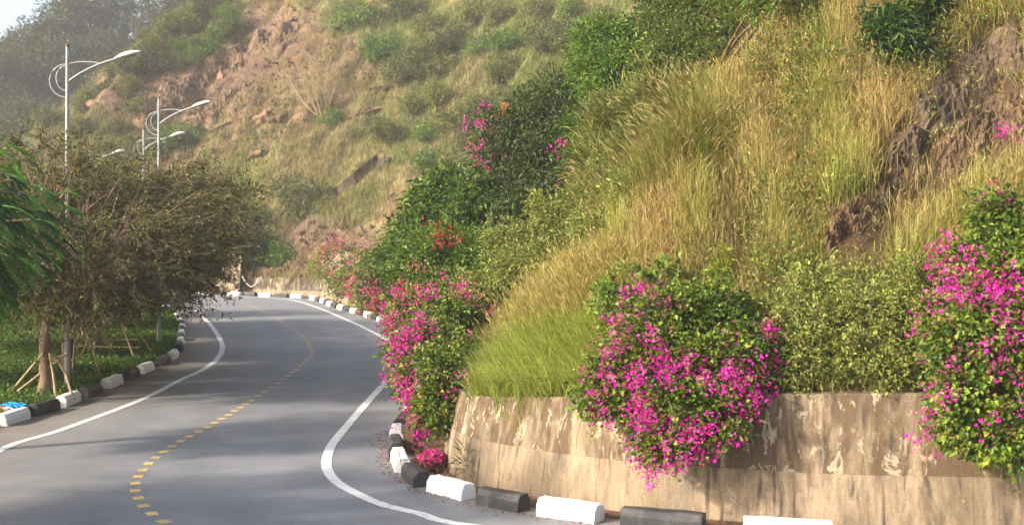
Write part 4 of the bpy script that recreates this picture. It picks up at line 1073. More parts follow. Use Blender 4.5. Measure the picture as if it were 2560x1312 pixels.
def rock_patch(label, path, wpx, mat, seed, amp=0.4, ns=70, nt=26):
    """a rough rock face lying on the hill along a line of photo pixels"""
    P = np.array(path, float); L = resample(P, n=ns); nn = normals2(L)
    rr = np.random.default_rng(seed)
    t = np.linspace(-1, 1, nt); u = np.linspace(0, 1, ns)
    wv = wpx * (0.35 + 0.65 * np.sin(math.pi * (0.06 + 0.88 * u)) ** 0.7) * (1 + 0.35 * np.sin(u * 17 + seed) * np.sin(u * 7 + 2 * seed))
    pp = L[:, None] + nn[:, None] * (t[None] * wv[:, None])[..., None]
    X, Y, Z, ok = cast(pp[..., 0].ravel(), pp[..., 1].ravel())
    V = np.stack([X, Y, Z], 1).reshape(ns, nt, 3)
    s_w = np.median(V[..., 1]) / FPX * wpx
    q = np.stack([np.broadcast_to((arclen(L) / wpx)[:, None], (ns, nt)) * 0.9 + 0.5 * t[None], np.broadcast_to(t[None] * 2.6, (ns, nt)), np.full((ns, nt), seed * 3.7)], -1)
    ridg = 1 - np.abs(snoise(q, 0.55, 2)) * 1.1
    prof = np.clip(1 - np.abs(t[None]) ** 2.5, 0, 1) * np.clip(np.sin(math.pi * u)[:, None] * 3, 0, 1)
    step = np.round((0.5 + 0.5 * snoise(q, 1.1, 7)) * 4) / 4
    lift = -0.12 + prof * amp * (0.25 + 0.55 * step + 0.35 * ridg + 0.13 * snoise(q, 0.16, 11) + 0.04 * rr.normal(size=q.shape[:2]))
    V = V + lift[..., None] * np.array([-0.15, -0.62, 0.70])
    base = V.reshape(-1, 3).mean(0); base[2] = V[..., 2].min()
    i = np.arange(ns - 1)[:, None] * nt + np.arange(nt - 1)[None]
    Q = np.stack([i, i + nt, i + nt + 1, i + 1], -1).reshape(-1, 4)
    o = link('rock_outcrop', mk_mesh('rock_outcrop', V.reshape(-1, 3) - base, [Q], mat), None, tuple(base))
    return tag(o, label, 'rock')
rock_patch('furrowed dark rock face at the upper right edge of the near slope', [(2620, 60), (2480, 140), (2370, 250), (2290, 350)], 105, M_ROCKD, 1, 0.30)
rock_patch('brown furrowed rock face below the upper one at the right edge', [(2640, 230), (2500, 300), (2400, 380), (2330, 430)], 80, M_ROCK, 2, 0.32)
rock_patch('dark rock rib in the middle of the slope, running down to the left', [(2330, 330), (2250, 400), (2190, 480), (2150, 540)], 60, M_ROCKD, 3, 0.38)
rock_patch('lowest brown rock of the rib, jutting from the golden grass', [(2180, 500), (2120, 560), (2070, 610), (2060, 650)], 42, M_ROCK, 4, 0.4)
rock_patch('ochre rock showing through the grass left of the golden slope', [(1690, 450), (1655, 490), (1620, 520)], 26, M_ROCKO, 5, 0.4, 30, 14)
rock_patch('bare eroded earth face above the low far wall', [(960, 590), (860, 600), (760, 620), (690, 660)], 34, M_ROCK, 6, 0.75)
rock_patch('eroded earth bank just above the far wall, left of the pink bougainvillea', [(880, 660), (800, 665), (700, 675), (620, 685)], 22, M_ROCK, 7, 0.6)
rock_patch('dark rocky band running down the far hillside behind the lamps', [(770, 60), (650, 110), (540, 190), (420, 250), (320, 300)], 44, M_ROCK, 8, 0.9, 110, 26)
rock_patch('second rocky band below the first on the far hillside', [(640, 200), (560, 260), (480, 330), (420, 380)], 28, M_ROCK, 9, 0.7)

# stone drain running down the far slope
dr = cast(np.linspace(838, 945, 14), np.linspace(487, 400, 14))
p = np.stack([dr[0], dr[1], dr[2]], 1)
r = thing('stone_drain', 'dark stone drain channel running diagonally down the far hillside', 'drain', p[0])
for off, nm, hh in ((-0.75, 'side_wall', 0.42), (0.75, 'side_wall', 0.55)):
    A = p - p[0] + np.array([0, off, 0]); t = np.array([0, 0.28, 0])
    V = np.concatenate([np.stack([A - (0, 0, .5), A + (0, 0, hh), A + t + (0, 0, hh), A + t - (0, 0, .5)], 1)]).reshape(-1, 3)
    i = np.arange(len(A) - 1)[:, None] * 4; j = np.arange(4)[None]; j2 = (j + 1) % 4
    link(nm, mk_mesh(nm, V, [np.stack([i + j, i + 4 + j, i + 4 + j2, i + j2], -1).reshape(-1, 4)], M_ROCKD), r)
A = p - p[0]
V = np.stack([A + (0, -0.74, 0.12), A + (0, 0.74, 0.2)], 1).reshape(-1, 3); i = np.arange(len(A) - 1)[:, None] * 2
link('channel_bed', mk_mesh('channel_bed', V, [np.concatenate([i, i + 1, i + 3, i + 2], 1)], M_ROCK), r)

# bare tree on the far hillside
def bare_tree():
    rng = np.random.default_rng(60)
    X, Y, Z, ok = cast([808], [293]); base = np.array([X[0], Y[0], Z[0]]); s = Y[0] / FPX
    r = thing('bare_tree', 'leafless pale grey tree on the far hillside', 'tree', base)
    H = 140 * s
    a = rng.uniform(-1.25, 0.45, 14)
    e = np.stack([np.sin(a) * H * 0.62, rng.normal(size=14) * 0.5, H * (0.5 + 0.4 * np.cos(a) * rng.uniform(0.7, 1.1, 14))], 1)
    st = np.zeros((14, 3)); st[:, 2] = -0.2
    P1 = bezier(st, e * np.array([0.55, 0.5, 0.25]), e, 8)
    V1, Q1 = tubes(P1, np.linspace(0.08, 0.02, 8)[None].repeat(14, 0), 5)
    link('trunk', mk_mesh('trunk', V1, [Q1], M_BAMBOO, None, True), r)
    n = 520
    k = rng.integers(0, 14, n); q = rng.integers(3, 8, n); s0 = P1[k, q]
    d = unit(unit(e[k]) + rng.normal(size=(n, 3)) * 0.35 + (0, 0, 0.4)); e2 = s0 + d * rng.uniform(0.5, 1.6, n)[:, None]
    V2, Q2 = tubes(bezier(s0, (s0 + e2) / 2 + (0, 0, -0.08), e2, 4), np.array([[0.014, 0.012, 0.009, 0.006]]).repeat(n, 0), 3)
    link('branches', mk_mesh('branches', V2, [Q2], M_BAMBOO), r)
bare_tree()

# ------------------------------------------------------------------ far bushes and trees (shared meshes)
def far_proto(seed, pal, name, rx=(1.6, 1.5, 1.3), ncl=130, per=14, L=0.26, tree=False):
    rng = np.random.default_rng(seed)
    r = thing(name, 'x', 'bush', (0, 0, 0))
    cz = rx[2] * (0.85 if not tree else 1.5)
    blobs = [(np.array([0, 0, cz]), np.array(rx))] + [(np.array([rng.normal() * rx[0] * .55, rng.normal() * rx[1] * .5, cz + rng.normal() * rx[2] * .35]), np.array(rx) * rng.uniform(0.4, 0.65)) for _ in range(5)]
    P, D = blob_clumps(rng, blobs, ncl, 0.5, 0.3)
    link('crown' if tree else 'foliage', leaf_clumps(rng, P, D, per, 0.2 * rx[0] / 1.6, L, L * 0.5, pal, 0.2).mesh('foliage', M_LEAF), r)
    k = rng.choice(ncl, 18, False)
    st = np.zeros((18, 3)); st[:, :2] = rng.normal(size=(18, 2)) * (0.05 if tree else 0.25); st[:, 2] = -0.4
    V, Q = tubes(bezier(st, P[k] * np.array([0.3, 0.3, 0.6]), P[k], 6), np.linspace(0.09 if tree else 0.05, 0.015, 6)[None].repeat(18, 0), 4)
    link('trunk' if tree else 'stem', mk_mesh('stem', V, [Q], M_TWIG), r)
    return r
FP = {'olive': far_proto(70, G_OLIVE, 'hillside_bush'), 'green': far_proto(71, G_BRIGHT, 'hillside_bush', (1.8, 1.5, 1.1)), 'pale': far_proto(72, [(0.20, 0.21, 0.06), (0.16, 0.18, 0.05), (0.24, 0.22, 0.09)], 'hillside_bush', (1.5, 1.4, 1.2)),
      'dark': far_proto(73, G_DARK + G_OLIVE[:2], 'hillside_bush', (1.7, 1.5, 1.5)), 'tree': far_proto(74, [(0.040, 0.062, 0.022), (0.065, 0.09, 0.028), (0.10, 0.115, 0.04), (0.035, 0.045, 0.02)], 'ridge_tree', (3.4, 3.2, 2.8), 260, 14, 0.42, True),
      'treeb': far_proto(75, [(0.05, 0.065, 0.025), (0.085, 0.095, 0.035), (0.13, 0.125, 0.055), (0.04, 0.05, 0.025)], 'ridge_tree', (2.8, 2.8, 3.4), 240, 14, 0.42, True)}
fu = set()
def far_place(kind, loc, sc, rz, label, cat, group):
    o = FP[kind] if kind not in fu else copy_tree(FP[kind])
    fu.add(kind)
    o.location = tuple(float(q) for q in loc); o.scale = (sc,) * 3; o.rotation_euler = (0, 0, rz); o['label'] = label; o['category'] = cat
    if group: o['group'] = group
    elif 'group' in o: del o['group']
def hill_bush(kind, px, py, r_px, label):
    X, Y, Z, ok = cast([px], [py + r_px * 0.7])
    far_place(kind, (X[0], Y[0], Z[0] - 0.2), r_px * Y[0] / FPX / 1.6, px * 0.37, label, 'bush', 'bushes on the far hillside')
NAMED = [('dark', 762, 495, 62, 'rounded grey-green bush beside the lower end of the stone drain'),
         ('green', 650, 590, 52, 'dark green bush against the end of the tall far wall'),
         ('green', 695, 628, 48, 'bright green bush on the earth bank behind the far wall'),
         ('green', 640, 530, 40, 'green bush above the tall far wall pillar'),
         ('green', 830, 285, 34, 'low dark green bush at the foot of the bare tree'),
         ('green', 575, 55, 30, 'bright green bush alone near the top of the red slope'),
         ('green', 475, 140, 24, 'small bright green bush above the dark rock band'),
         ('green', 450, 325, 42, 'green bush just behind the head of the second lamp'),
         ('pale', 610, 100, 20, 'small pale bush at the upper end of the rock ledge'),
         ('olive', 350, 265, 32, 'olive bush below the dark rock band between lamps'),
         ('pale', 900, 330, 26, 'pale bush on the dry slope right of the boulders'),
         ('olive', 965, 320, 40, 'olive bush in the dry grass below the grey rock ledge'),
         ('olive', 1000, 610, 20, 'small olive bush on the cut bank beside the bougainvillea'),
         ('green', 900, 30, 52, 'low green bush in the green patch at the top centre'),
         ('green', 960, 110, 48, 'green bush below the green patch at the top centre')]
for k, a, b_, c_, lab in NAMED: hill_bush(k, a, b_, c_, lab)
# scrub covering the olive part of the far hillside: a close mass
GRID = []
rg = np.random.default_rng(80)
rows = [(20, range(1010, 1560, 85)), (95, range(1040, 1480, 80)), (170, range(1030, 1440, 85)), (245, range(1040, 1300, 85)), (320, range(1080, 1230, 75)), (395, range(1060, 1160, 80))]
names_row = ['top', 'second', 'third', 'fourth', 'fifth', 'sixth']
for ri, (yy, xs) in enumerate(rows):
    for ci, xx in enumerate(xs):
        hill_bush(['olive', 'pale', 'olive', 'green', 'pale', 'dark'][rg.integers(0, 6)], xx + rg.normal() * 18, yy + rg.normal() * 14, rg.uniform(30, 50),
                  f'hazy scrub bush, {ORD[ci]} in the {names_row[ri]} row of scrub above the dark tree')
# left flank of the far hillside
rows = [(20, range(430, 620, 48)), (90, range(370, 560, 46)), (150, range(250, 440, 46)), (210, range(110, 320, 46)), (120, range(330, 520, 60)), (60, range(420, 560, 60)), (190, range(60, 240, 60)), (250, range(30, 220, 62)), (310, range(20, 330, 62)), (370, range(240, 460, 70))]
for ri, (yy, xs) in enumerate(rows):
    for ci, xx in enumerate(xs):
        hx = cast([xx], [yy])
        if not hx[3][0]: continue
        hill_bush(['olive', 'dark', 'olive', 'green'][rg.integers(0, 4)], xx + rg.normal() * 10, yy + rg.normal() * 10, rg.uniform(26, 42),
                  f'shrub on the far flank, {ORD[ci]} in the row {["along the hill crest", "just under the hill crest", "above the nearest lamp head", "beside the nearest lamp arm", "behind the nearest lamp head", "just below the skyline trees", "level with the nearest lamp arm", "below the nearest lamp arm", "above the roadside treetops", "among the farther lamps"][ri]}')
# ridge trees
k = 0
for row, (yb, nx_) in enumerate([(190, 13), (176, 12), (162, 11), (149, 10)]):
    for c in range(nx_):
        px = -60 + c * 60 + rg.normal() * 14 + row * 20
        y = yb + rg.normal() * 3
        x = (px - 1280) / FPX * y
        far_place('tree' if rg.random() < 0.55 else 'treeb', (x, y, ridge_z(x, y) - 0.8), rg.uniform(1.0, 1.6), rg.uniform(0, 6.28),
                  f'dark hazy tree, {ORD[c]} in the {["skyline", "second", "third", "lowest"][row]} row of the wooded ridge', 'tree', 'trees on the far wooded ridge')

# ------------------------------------------------------------------ grasses
def grass(name, label, cat, base, h, lean, wd, cb, ct, rng, heads=None, bend=1.0, dirbias=None):
    """blades: base (n,3), heights, lean amount, widths, base and tip colours; heads: seed head mask + colour"""
    n = len(base)
    a = rng.uniform(0, 2 * math.pi, n)
    dv = np.stack([np.cos(a), np.sin(a), np.zeros(n)], 1)
    if dirbias is not None: dv = unit(dv + dirbias)
    sv = np.stack([-dv[:, 1], dv[:, 0], np.zeros(n)], 1)
    sv = unit(sv * 0.6 + np.array([1.0, 0, 0]) * 0.5 * rng.choice([-1, 1], n)[:, None])
    lev = np.array([0, 0.38, 0.72, 1.0])
    V = []
    C = []
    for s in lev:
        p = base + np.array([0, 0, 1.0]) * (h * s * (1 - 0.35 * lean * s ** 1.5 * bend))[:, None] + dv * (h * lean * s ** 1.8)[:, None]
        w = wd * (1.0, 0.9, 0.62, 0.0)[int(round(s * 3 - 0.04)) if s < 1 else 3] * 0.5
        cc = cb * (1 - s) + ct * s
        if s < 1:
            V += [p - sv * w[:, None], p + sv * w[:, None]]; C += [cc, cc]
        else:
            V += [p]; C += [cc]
    tip = V[-1]
    V = np.stack(V, 1); C = np.stack(C, 1)
    b = np.arange(n)[:, None] * 7
    Q = np.concatenate([b + np.array([0, 1, 3, 2]), b + np.array([2, 3, 5, 4])], 0)
    T = b + np.array([4, 5, 6])
    acc = Acc()
    acc.V = [V.reshape(-1, 3)]; acc.C = [C.reshape(-1, 3)]; acc.F = {4: [Q], 3: [T]}; acc.n = n * 7
    if heads is not None:
        mk, hc, hl = heads
        t = tip[mk]; dd = unit(np.array([0, 0, 0.75]) + dv[mk] * (0.3 + 0.9 * lean[mk])[:, None])
        V2, T2 = leaves(t - dd * 0.05, dd, unit(rng.normal(size=t.shape)), hl * rng.uniform(0.7, 1.3, len(t)), 0.018 * rng.uniform(0.7, 1.2, len(t)), 0.1)
        acc.add(V2, T2, np.repeat(pick(rng, hc, len(t), 0.15), 4, 0))
    o = link(name, acc.mesh(name, M_GRASS))
    return tag(o, label, cat, None, 'stuff')

def tufts(X, Y, Z, nb, spread, rng):
    n = len(X) * nb
    k = np.repeat(np.arange(len(X)), nb)
    off = rng.normal(size=(n, 2)) * spread
    bx, by = X[k] + off[:, 0], Y[k] + off[:, 1]
    bz = hgt(bx, by); bz = np.where(bz < 0.5, Z[k], bz) - 0.04
    return np.stack([bx, by, bz], 1), k

# near slope: samples spread evenly over what the slope shows, types by patch
rng = np.random.default_rng(90)
px = rng.uniform(1100, 2700, 19000); py = rng.uniform(-140, 1010, 19000)
X, Y, Z, ok = cast(px, py)
ok &= (Y < 52) & (bil(gd, X, Y) > 0.55)
X, Y, Z, px, py = X[ok], Y[ok], Z[ok], px[ok], py[ok]
LUSH = [(1190, 1010), (1200, 900), (1290, 850), (1420, 830), (1560, 810), (1560, 940), (1500, 1010)]
FINE = [(1110, 900), (1150, 770), (1290, 740), (1540, 660), (1600, 760), (1540, 830), (1300, 860), (1210, 920)]
TUSS = [(1420, 480), (1480, 330), (1540, 250), (1700, 220), (1790, 260), (1760, 420), (1600, 520), (1480, 560)]
in_l, in_f, in_t = (inpoly(px, py, q) for q in (LUSH, FINE, TUSS))
in_r = inpoly(px, py, ROCKBAND) | inpoly(px, py - 45, ROCKBAND) | inpoly(px, py - 85, ROCKBAND)
thick = (px > 1900) & (py > 690)
straw = ~(in_l | in_f | in_t)
gap = snoise(np.stack([X, Y], 1), 0.75, 10) + 0.5 * snoise(np.stack([X, Y], 1), 0.3, 4)
keep = straw & ~((gap < -0.35) & (rng.random(len(px)) < 0.75)) & ~(in_r & (rng.random(len(px)) < 0.94)) & ~(thick & (rng.random(len(px)) < 0.6))
def seg(mask): return X[mask], Y[mask], Z[mask], px[mask], py[mask]
sx, sy, sz, sp, sq = seg(keep)
bs, k = tufts(sx, sy, sz, 14, 0.11, rng)
n = len(bs)
gr = np.clip(0.45 + 1.0 * snoise(np.stack([bs[:, 0], bs[:, 1]], 1), 1.6, 5) + 0.25 * np.clip((1950 - sp[k]) / 350, -1, 1) + 0.15 * rng.normal(size=n), 0, 1)[:, None]
red = np.clip(0.2 + 0.8 * snoise(np.stack([bs[:, 0], bs[:, 1]], 1), 2.1, 13), 0, 0.8)[:, None]
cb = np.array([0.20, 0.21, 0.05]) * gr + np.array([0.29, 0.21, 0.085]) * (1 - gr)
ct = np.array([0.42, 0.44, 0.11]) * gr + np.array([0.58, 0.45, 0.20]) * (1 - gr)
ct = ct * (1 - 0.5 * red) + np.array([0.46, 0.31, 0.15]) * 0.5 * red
v = rng.uniform(0.6, 1.3, (n, 1)) * (1 + 0.15 * rng.normal(size=(len(sx), 1)))[k]
h = rng.uniform(0.3, 0.9, n) * (0.85 + 0.4 * snoise(np.stack([bs[:, 0], bs[:, 1]], 1), 0.9, 2)).clip(0.4, 1.4) * np.where(in_r[keep][k], 0.55, 1.0) * np.where(thick[keep][k], 0.6, 1.0)
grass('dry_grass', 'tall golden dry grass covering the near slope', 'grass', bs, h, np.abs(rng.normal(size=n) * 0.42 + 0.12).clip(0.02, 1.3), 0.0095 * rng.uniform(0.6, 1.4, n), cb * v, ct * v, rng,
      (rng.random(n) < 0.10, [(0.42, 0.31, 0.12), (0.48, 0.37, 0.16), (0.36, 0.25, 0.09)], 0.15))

# matted dead grass and short regrowth under the tall stalks
mk_ = straw & ~(in_r & (rng.random(len(px)) < 0.82))
mx_, my_, mz_, _, _ = seg(mk_)
bs, k = tufts(mx_, my_, mz_, 6, 0.16, rng); n = len(bs)
pm = np.array([(0.30, 0.21, 0.10), (0.22, 0.15, 0.08), (0.40, 0.31, 0.16), (0.20, 0.23, 0.06), (0.15, 0.10, 0.06)])
cm = pm[rng.integers(0, 5, n)] * rng.uniform(0.6, 1.3, (n, 1))
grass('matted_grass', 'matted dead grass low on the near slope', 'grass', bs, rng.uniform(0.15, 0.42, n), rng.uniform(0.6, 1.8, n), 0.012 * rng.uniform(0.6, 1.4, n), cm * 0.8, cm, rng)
wk = (straw & (gap < 0.1) | keep & (rng.random(len(px)) < 0.12)) & (rng.random(len(px)) < 0.45) & ~(in_r & (rng.random(len(px)) < 0.93)) & (snoise(np.stack([X, Y], 1), 1.9, 8) > -0.25)
wx, wy, wz, _, _ = seg(wk)
wp = np.stack([wx, wy, wz + rng.uniform(0.1, 0.45, len(wx))], 1)
acc = leaf_clumps(rng, wp, np.tile([[0, -0.3, 0.9]], (len(wp), 1)), 15, 0.12, 0.082, 0.036, G_WEED + G_BRIGHT[:2] + [(0.30, 0.24, 0.10)], 0.1, 0.4)
tag(link('slope_weeds', acc.mesh('slope_weeds', M_LEAF)), 'small leafy weeds among the golden grass of the near slope', 'weeds', None, 'stuff')

def patch(mask, extra, poly, nb, spread, hr, leanr, wd, c0, c1, name, label, seed, heads=None, bend=1.0, bias=None):
    rng = np.random.default_rng(seed)
    xs = [q[0] for q in poly]; ys = [q[1] for q in poly]
    p_ = rng.uniform(min(xs), max(xs), extra); q_ = rng.uniform(min(ys), max(ys), extra)
    i_ = inpoly(p_, q_, poly)
    X, Y, Z, ok = cast(p_[i_], q_[i_])
    ok &= bil(gd, X, Y) > 0.3
    bs, k = tufts(X[ok], Y[ok], Z[ok], nb, spread, rng); n = len(bs)
    v = rng.uniform(0.5, 1.4, (n, 1)) * (1 + 0.2 * rng.normal(size=(ok.sum(), 1))).clip(0.5, 1.6)[k]
    hh = rng.uniform(*hr, n)
    grass(name, label, 'grass', bs, hh, rng.uniform(*leanr, n), wd * rng.uniform(0.7, 1.3, n), np.array(c0) * v, np.array(c1) * v, rng, None if heads is None else (rng.random(n) < heads[0], heads[1], heads[2]), bend, bias)
patch(None, 1700, LUSH, 16, 0.08, (0.35, 0.85), (0.3, 1.0), 0.0125, (0.16, 0.21, 0.03), (0.52, 0.57, 0.15), 'lush_grass', 'soft lime green grass drooping over the wall corner', 91, bend=1.4, bias=np.array([-0.3, -0.6, 0]))
patch(None, 2200, FINE, 14, 0.12, (0.45, 0.9), (0.1, 0.5), 0.012, (0.17, 0.165, 0.04), (0.36, 0.31, 0.085), 'feathery_grass', 'feathery straw green grass above the lime grass', 92, (0.3, [(0.46, 0.36, 0.16), (0.40, 0.33, 0.12)], 0.16))
patch(None, 1500, TUSS, 18, 0.16, (0.7, 1.3), (0.3, 0.9), 0.015, (0.12, 0.14, 0.03), (0.27, 0.26, 0.07), 'tussock_grass', 'tall arching olive tussock grass below the skyline bushes', 93, (0.12, [(0.42, 0.32, 0.15)], 0.18), 1.3)

# far hillside: coarser tufts
rng = np.random.default_rng(94)
px = rng.uniform(100, 1750, 26000); py = rng.uniform(-100, 720, 26000)
X, Y, Z, ok = cast(px, py); ok &= Y > 50
P = np.stack([X, Y], 1)
jx = 30 * snoise(P, 4, 3)
bare = inpoly(px + jx, py + jx, FAR_ROCK) | inpoly(px + jx, py + jx, FAR_CUT)
redz = inpoly(px + jx, py + jx, FAR_RED)
ok &= ~(bare & (rng.random(len(px)) < 0.9)) & ~(redz & (rng.random(len(px)) < 0.35))
grn = inpoly(px + jx, py + jx, FAR_OLIVE) | inpoly(px + jx, py + jx, FAR_GREEN1)
X, Y, Z, px, py, grn, redz = (q[ok] for q in (X, Y, Z, px, py, grn, redz))
bs, k = tufts(X, Y, Z, 6, 0.28, rng); n = len(bs)
w = np.clip(0.42 + 0.8 * snoise(np.stack([bs[:, 0], bs[:, 1]], 1), 4.5, 6) + 0.3 * grn[k] - 0.25 * redz[k] + 0.15 * rng.normal(size=n), 0, 1)[:, None]
cb = np.array([0.13, 0.15, 0.045]) * w + np.array([0.23, 0.175, 0.09]) * (1 - w)
ct = np.array([0.22, 0.25, 0.065]) * w + np.array([0.36, 0.29, 0.155]) * (1 - w)
v = rng.uniform(0.7, 1.25, (n, 1))
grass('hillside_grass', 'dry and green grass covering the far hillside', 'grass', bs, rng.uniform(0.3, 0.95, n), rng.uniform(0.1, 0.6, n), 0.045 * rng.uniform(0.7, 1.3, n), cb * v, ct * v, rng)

# loose stones on the bare parts of the far hillside
rng = np.random.default_rng(98)
m_ = 9000
p_ = rng.uniform(200, 1010, m_); q_ = rng.uniform(0, 700, m_)
i_ = inpoly(p_, q_, FAR_RED) & (rng.random(m_) < 0.5) | inpoly(p_, q_, FAR_ROCK) | inpoly(p_, q_, FAR_CUT)
X, Y, Z, ok = cast(p_[i_], q_[i_]); X, Y, Z = X[ok], Y[ok], Z[ok]; n = len(X)
oct_ = np.array([(1, 0, 0), (-1, 0, 0), (0, 1, 0), (0, -1, 0), (0, 0, 1), (0, 0, -1)], float)
of = np.array([[0, 2, 4], [2, 1, 4], [1, 3, 4], [3, 0, 4], [2, 0, 5], [1, 2, 5], [3, 1, 5], [0, 3, 5]])
sz = np.exp(rng.normal(size=(n, 1, 1)) * 0.5) * 0.105 * rng.uniform(0.6, 1.4, (n, 1, 3))
th = rng.uniform(0, 6.28, n); co, si = np.cos(th), np.sin(th)
R_ = np.zeros((n, 3, 3)); R_[:, 0, 0] = co; R_[:, 0, 1] = -si; R_[:, 1, 0] = si; R_[:, 1, 1] = co; R_[:, 2, 2] = 1
V = np.einsum('nij,nkj->nki', R_, (oct_[None] + rng.normal(size=(n, 6, 3)) * 0.25) * sz) + np.stack([X, Y, Z + 0.03], 1)[:, None]
F = (of[None] + np.arange(n)[:, None, None] * 6).reshape(-1, 3)
c = pick(rng, [(0.15, 0.10, 0.07), (0.09, 0.06, 0.045), (0.24, 0.16, 0.11), (0.20, 0.12, 0.075)], n)
tag(link('rubble', mk_mesh('rubble', V.reshape(-1, 3), [F], M_GRASS, np.repeat(c, 6, 0))), 'loose brown stones on the bare parts of the far hillside', 'rubble', None, 'stuff')
# dry scrub on the bare red soil
dm = rng.random(n) < 0.35
wp = np.stack([X, Y, Z + 0.25], 1)[dm] + rng.normal(size=(dm.sum(), 3)) * np.array([0.5, 0.5, 0.05])
acc = leaf_clumps(rng, wp, np.tile([[0, -0.3, 0.9]], (len(wp), 1)), 9, 0.26, 0.24, 0.07, [(0.22, 0.17, 0.08), (0.17, 0.17, 0.06), (0.28, 0.21, 0.11), (0.12, 0.15, 0.04)], 0.0, 0.5)
tag(link('dry_scrub', acc.mesh('dry_scrub', M_LEAF)), 'low dry scrub on the red soil of the far hillside', 'scrub', None, 'stuff')

# low green ground cover on the verge
rng = np.random.default_rng(95)
m_ = 13000
sL = arclen(LKf)
sv_ = rng.uniform(s_on(LKf, -10.6, 18), s_on(LKf, -21, 70), m_)
p0 = np.stack([np.interp(sv_, sL, LKf[:, 0]), np.interp(sv_, sL, LKf[:, 1])], 1)
dist = 0.28 + rng.random(m_) ** 1.5 * 11
dirn = unit(np.array([-1.0, 0.12]))
gp = p0 + dirn * dist[:, None]
gz_ = np.interp(dist, [0, 0.4, 1.2, 3, 6, 12], [0.05, 0.16, 0.22, 0.25, 0.3, 0.3])
bare = snoise(gp, 1.3, 7) < -0.95
gp, gz_ = gp[~bare], gz_[~bare]
Pc = np.concatenate([gp, (gz_ + 0.03 + 0.06 * rng.random(len(gp)) + 0.05 * np.clip(snoise(gp, 0.8, 3), 0, 1))[:, None]], 1)
Dc = np.tile([[0, 0, 1.0]], (len(Pc), 1))
acc = leaf_clumps(rng, Pc, Dc, 9, 0.075, 0.085, 0.045, [(0.065, 0.16, 0.018), (0.10, 0.22, 0.024), (0.15, 0.27, 0.03), (0.04, 0.10, 0.015)], 0.0, 0.5, flat=0.45)
tag(link('ground_cover', acc.mesh('ground_cover', M_LEAF)), 'low bright green ground cover under the staked trees', 'ground cover', None, 'stuff')

# dead leaves and fallen petals by the inner kerb
rng = np.random.default_rng(96)
m_ = 700
sv_ = rng.uniform(s_on(RKf, 3.2, 16.8), s_on(RKf, -2.4, 26), m_)
sR = arclen(RKf); RN = normals2(RKf)
off = np.where(rng.random(m_) < 0.6, -0.16 - np.abs(rng.normal(size=m_)) * 0.13, rng.uniform(0.15, 0.8, m_))
p0 = np.stack([np.interp(sv_, sR, RKf[:, 0]) + np.interp(sv_, sR, RN[:, 0]) * off, np.interp(sv_, sR, RKf[:, 1]) + np.interp(sv_, sR, RN[:, 1]) * off, np.where(off > 0, 0.07, 0.012)], 1)
V, T = leaves(p0, unit(np.concatenate([rng.normal(size=(m_, 2)), rng.uniform(0, 0.25, (m_, 1))], 1)), unit(np.array([0, 0, 1.0]) + rng.normal(size=(m_, 3)) * 0.2), rng.uniform(0.03, 0.08, m_), rng.uniform(0.02, 0.04, m_))
c = pick(rng, [(0.22, 0.12, 0.05), (0.30, 0.17, 0.07), (0.14, 0.08, 0.04), (0.26, 0.15, 0.07), (0.18, 0.10, 0.05), (0.55, 0.12, 0.24)], m_)
tag(link('fallen_leaves', mk_mesh('fallen_leaves', V, [T], M_GRASS, np.repeat(c, 4, 0))), 'fallen brown leaves and petals along the wall-side kerb', 'fallen leaves', None, 'stuff')

# heap of fallen pink petals and dead vine by the corner
rng = np.random.default_rng(97)
c0 = np.array([-1.45, 21.6, 0.25])
hp = thing('petal_heap', 'heap of fallen pink petals and dry vines between kerb and wall corner', 'petal heap', (c0[0], c0[1], 0.0))
d = rand_dir(rng, 900); d[:, 2] = np.abs(d[:, 2])
pos = d * np.array([0.30, 0.55, 0.32]) * rng.uniform(0.8, 1.05, (900, 1))
V, T = leaves(pos, unit(d + rng.normal(size=(900, 3))), d, 0.075, 0.055)
cc = pick(rng, PINK + MAG[:2], 900); dk = (d[:, 2] < 0.55) | (rng.random(900) < 0.2); cc[dk] = pick(rng, [(0.10, 0.05, 0.03), (0.16, 0.08, 0.05)], dk.sum())
link('petals', mk_mesh('petals', V, [T], M_BRACT, np.repeat(cc, 4, 0)), hp)
n = 60
st = rng.normal(size=(n, 3)) * np.array([0.22, 0.4, 0.02]); e = st + rng.normal(size=(n, 3)) * np.array([0.25, 0.3, 0.15]) + (0, 0, 0.2)
V, Q = tubes(bezier(st, (st + e) / 2 + (0, 0, 0.12), e, 5), np.full((n, 5), 0.007), 3)
link('dry_vine', mk_mesh('dry_vine', V, [Q], M_STEM), hp)
# clay-coloured posts behind the kerb at the corner
for (x, y, z, rz), lab in (((-2.02, 23.5, 0.62, 0.1), 'short brown stake behind the white kerb block at the wall corner'), ((-2.05, 25.0, 0.95, -0.1), 'taller brown stake behind the black kerb block at the wall corner')):
    V = box_verts(-0.09, 0.09, -0.04, 0.04, 0, z); V[4:, :2] *= 0.85
    tag(link('wooden_post', mk_mesh('wooden_post', V, [BOXF], M_CLAY), None, (x, y, 0), (0.04, 0.03, rz)), lab, 'post')

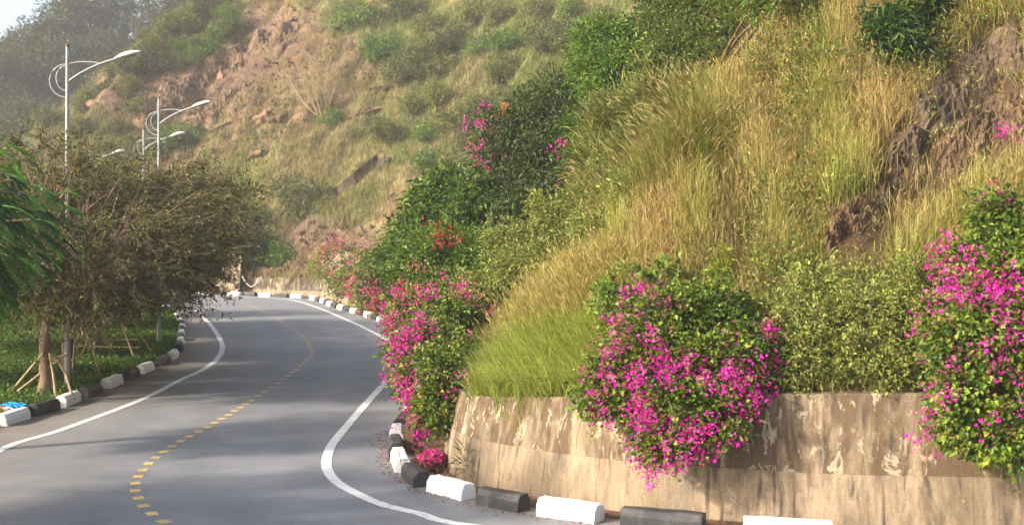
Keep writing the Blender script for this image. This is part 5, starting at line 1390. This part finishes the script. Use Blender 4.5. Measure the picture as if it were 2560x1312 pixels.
# litter at the left kerb
def crumpled(seed, r, sz, colr, name):
    import bmesh
    bm = bmesh.new(); bmesh.ops.create_icosphere(bm, subdivisions=3, radius=1.0)
    V = np.array([v.co for v in bm.verts]); V = V * (1 + 0.35 * snoise(V + seed, 0.35)[:, None]) * np.array(sz)
    V[:, 2] = np.maximum(V[:, 2], -sz[2] * 0.6)
    for v, c in zip(bm.verts, V): v.co = c
    me = bpy.data.meshes.new(name); bm.to_mesh(me); bm.free()
    me.materials.append(simple_noise_mat(name + '_plastic', [(0.3, tuple(q * 0.75 for q in colr)), (0.7, colr)], 9, 0.35, bstr=0.4, bscale=20, bdist=0.02))
    return me
q = at(32, 1027, 27.6)
tag(link('plastic_bag', crumpled(3, 1, (0.26, 0.18, 0.10), (0.03, 0.34, 0.72), 'blue_bag'), None, (q[0], 27.6, 0.27)), 'crumpled bright blue plastic bag on the verge behind the kerb', 'plastic bag')
q = at(8, 1034, 27.4)
tag(link('plastic_bag', crumpled(5, 1, (0.14, 0.12, 0.08), (0.70, 0.16, 0.12), 'red_wrapper'), None, (q[0], 27.3, 0.24)), 'small red plastic wrapper beside the blue bag', 'wrapper')
q = at(22, 1036, 27.4)
tag(link('plastic_bag', crumpled(8, 1, (0.12, 0.10, 0.07), (0.75, 0.75, 0.73), 'white_wrapper'), None, (q[0], 27.3, 0.23)), 'white plastic wrapper beside the blue bag', 'wrapper')

# ------------------------------------------------------------------ haze
hm = bpy.data.materials.new('haze'); hm.use_nodes = True
hn = hm.node_tree.nodes; hn.clear()
pv = hn.new('ShaderNodeVolumePrincipled'); ho = hn.new('ShaderNodeOutputMaterial')
pv.inputs['Color'].default_value = (0.92, 0.92, 0.93, 1); pv.inputs['Density'].default_value = 0.0008; pv.inputs['Anisotropy'].default_value = 0.2
hm.node_tree.links.new(pv.outputs[0], ho.inputs['Volume'])
hb = link('haze', mk_mesh('haze', box_verts(-330, 330, -60, 420, -3, 92), [BOXF], hm))
tag(hb, 'thin warm haze over the valley', 'haze', None, 'stuff')
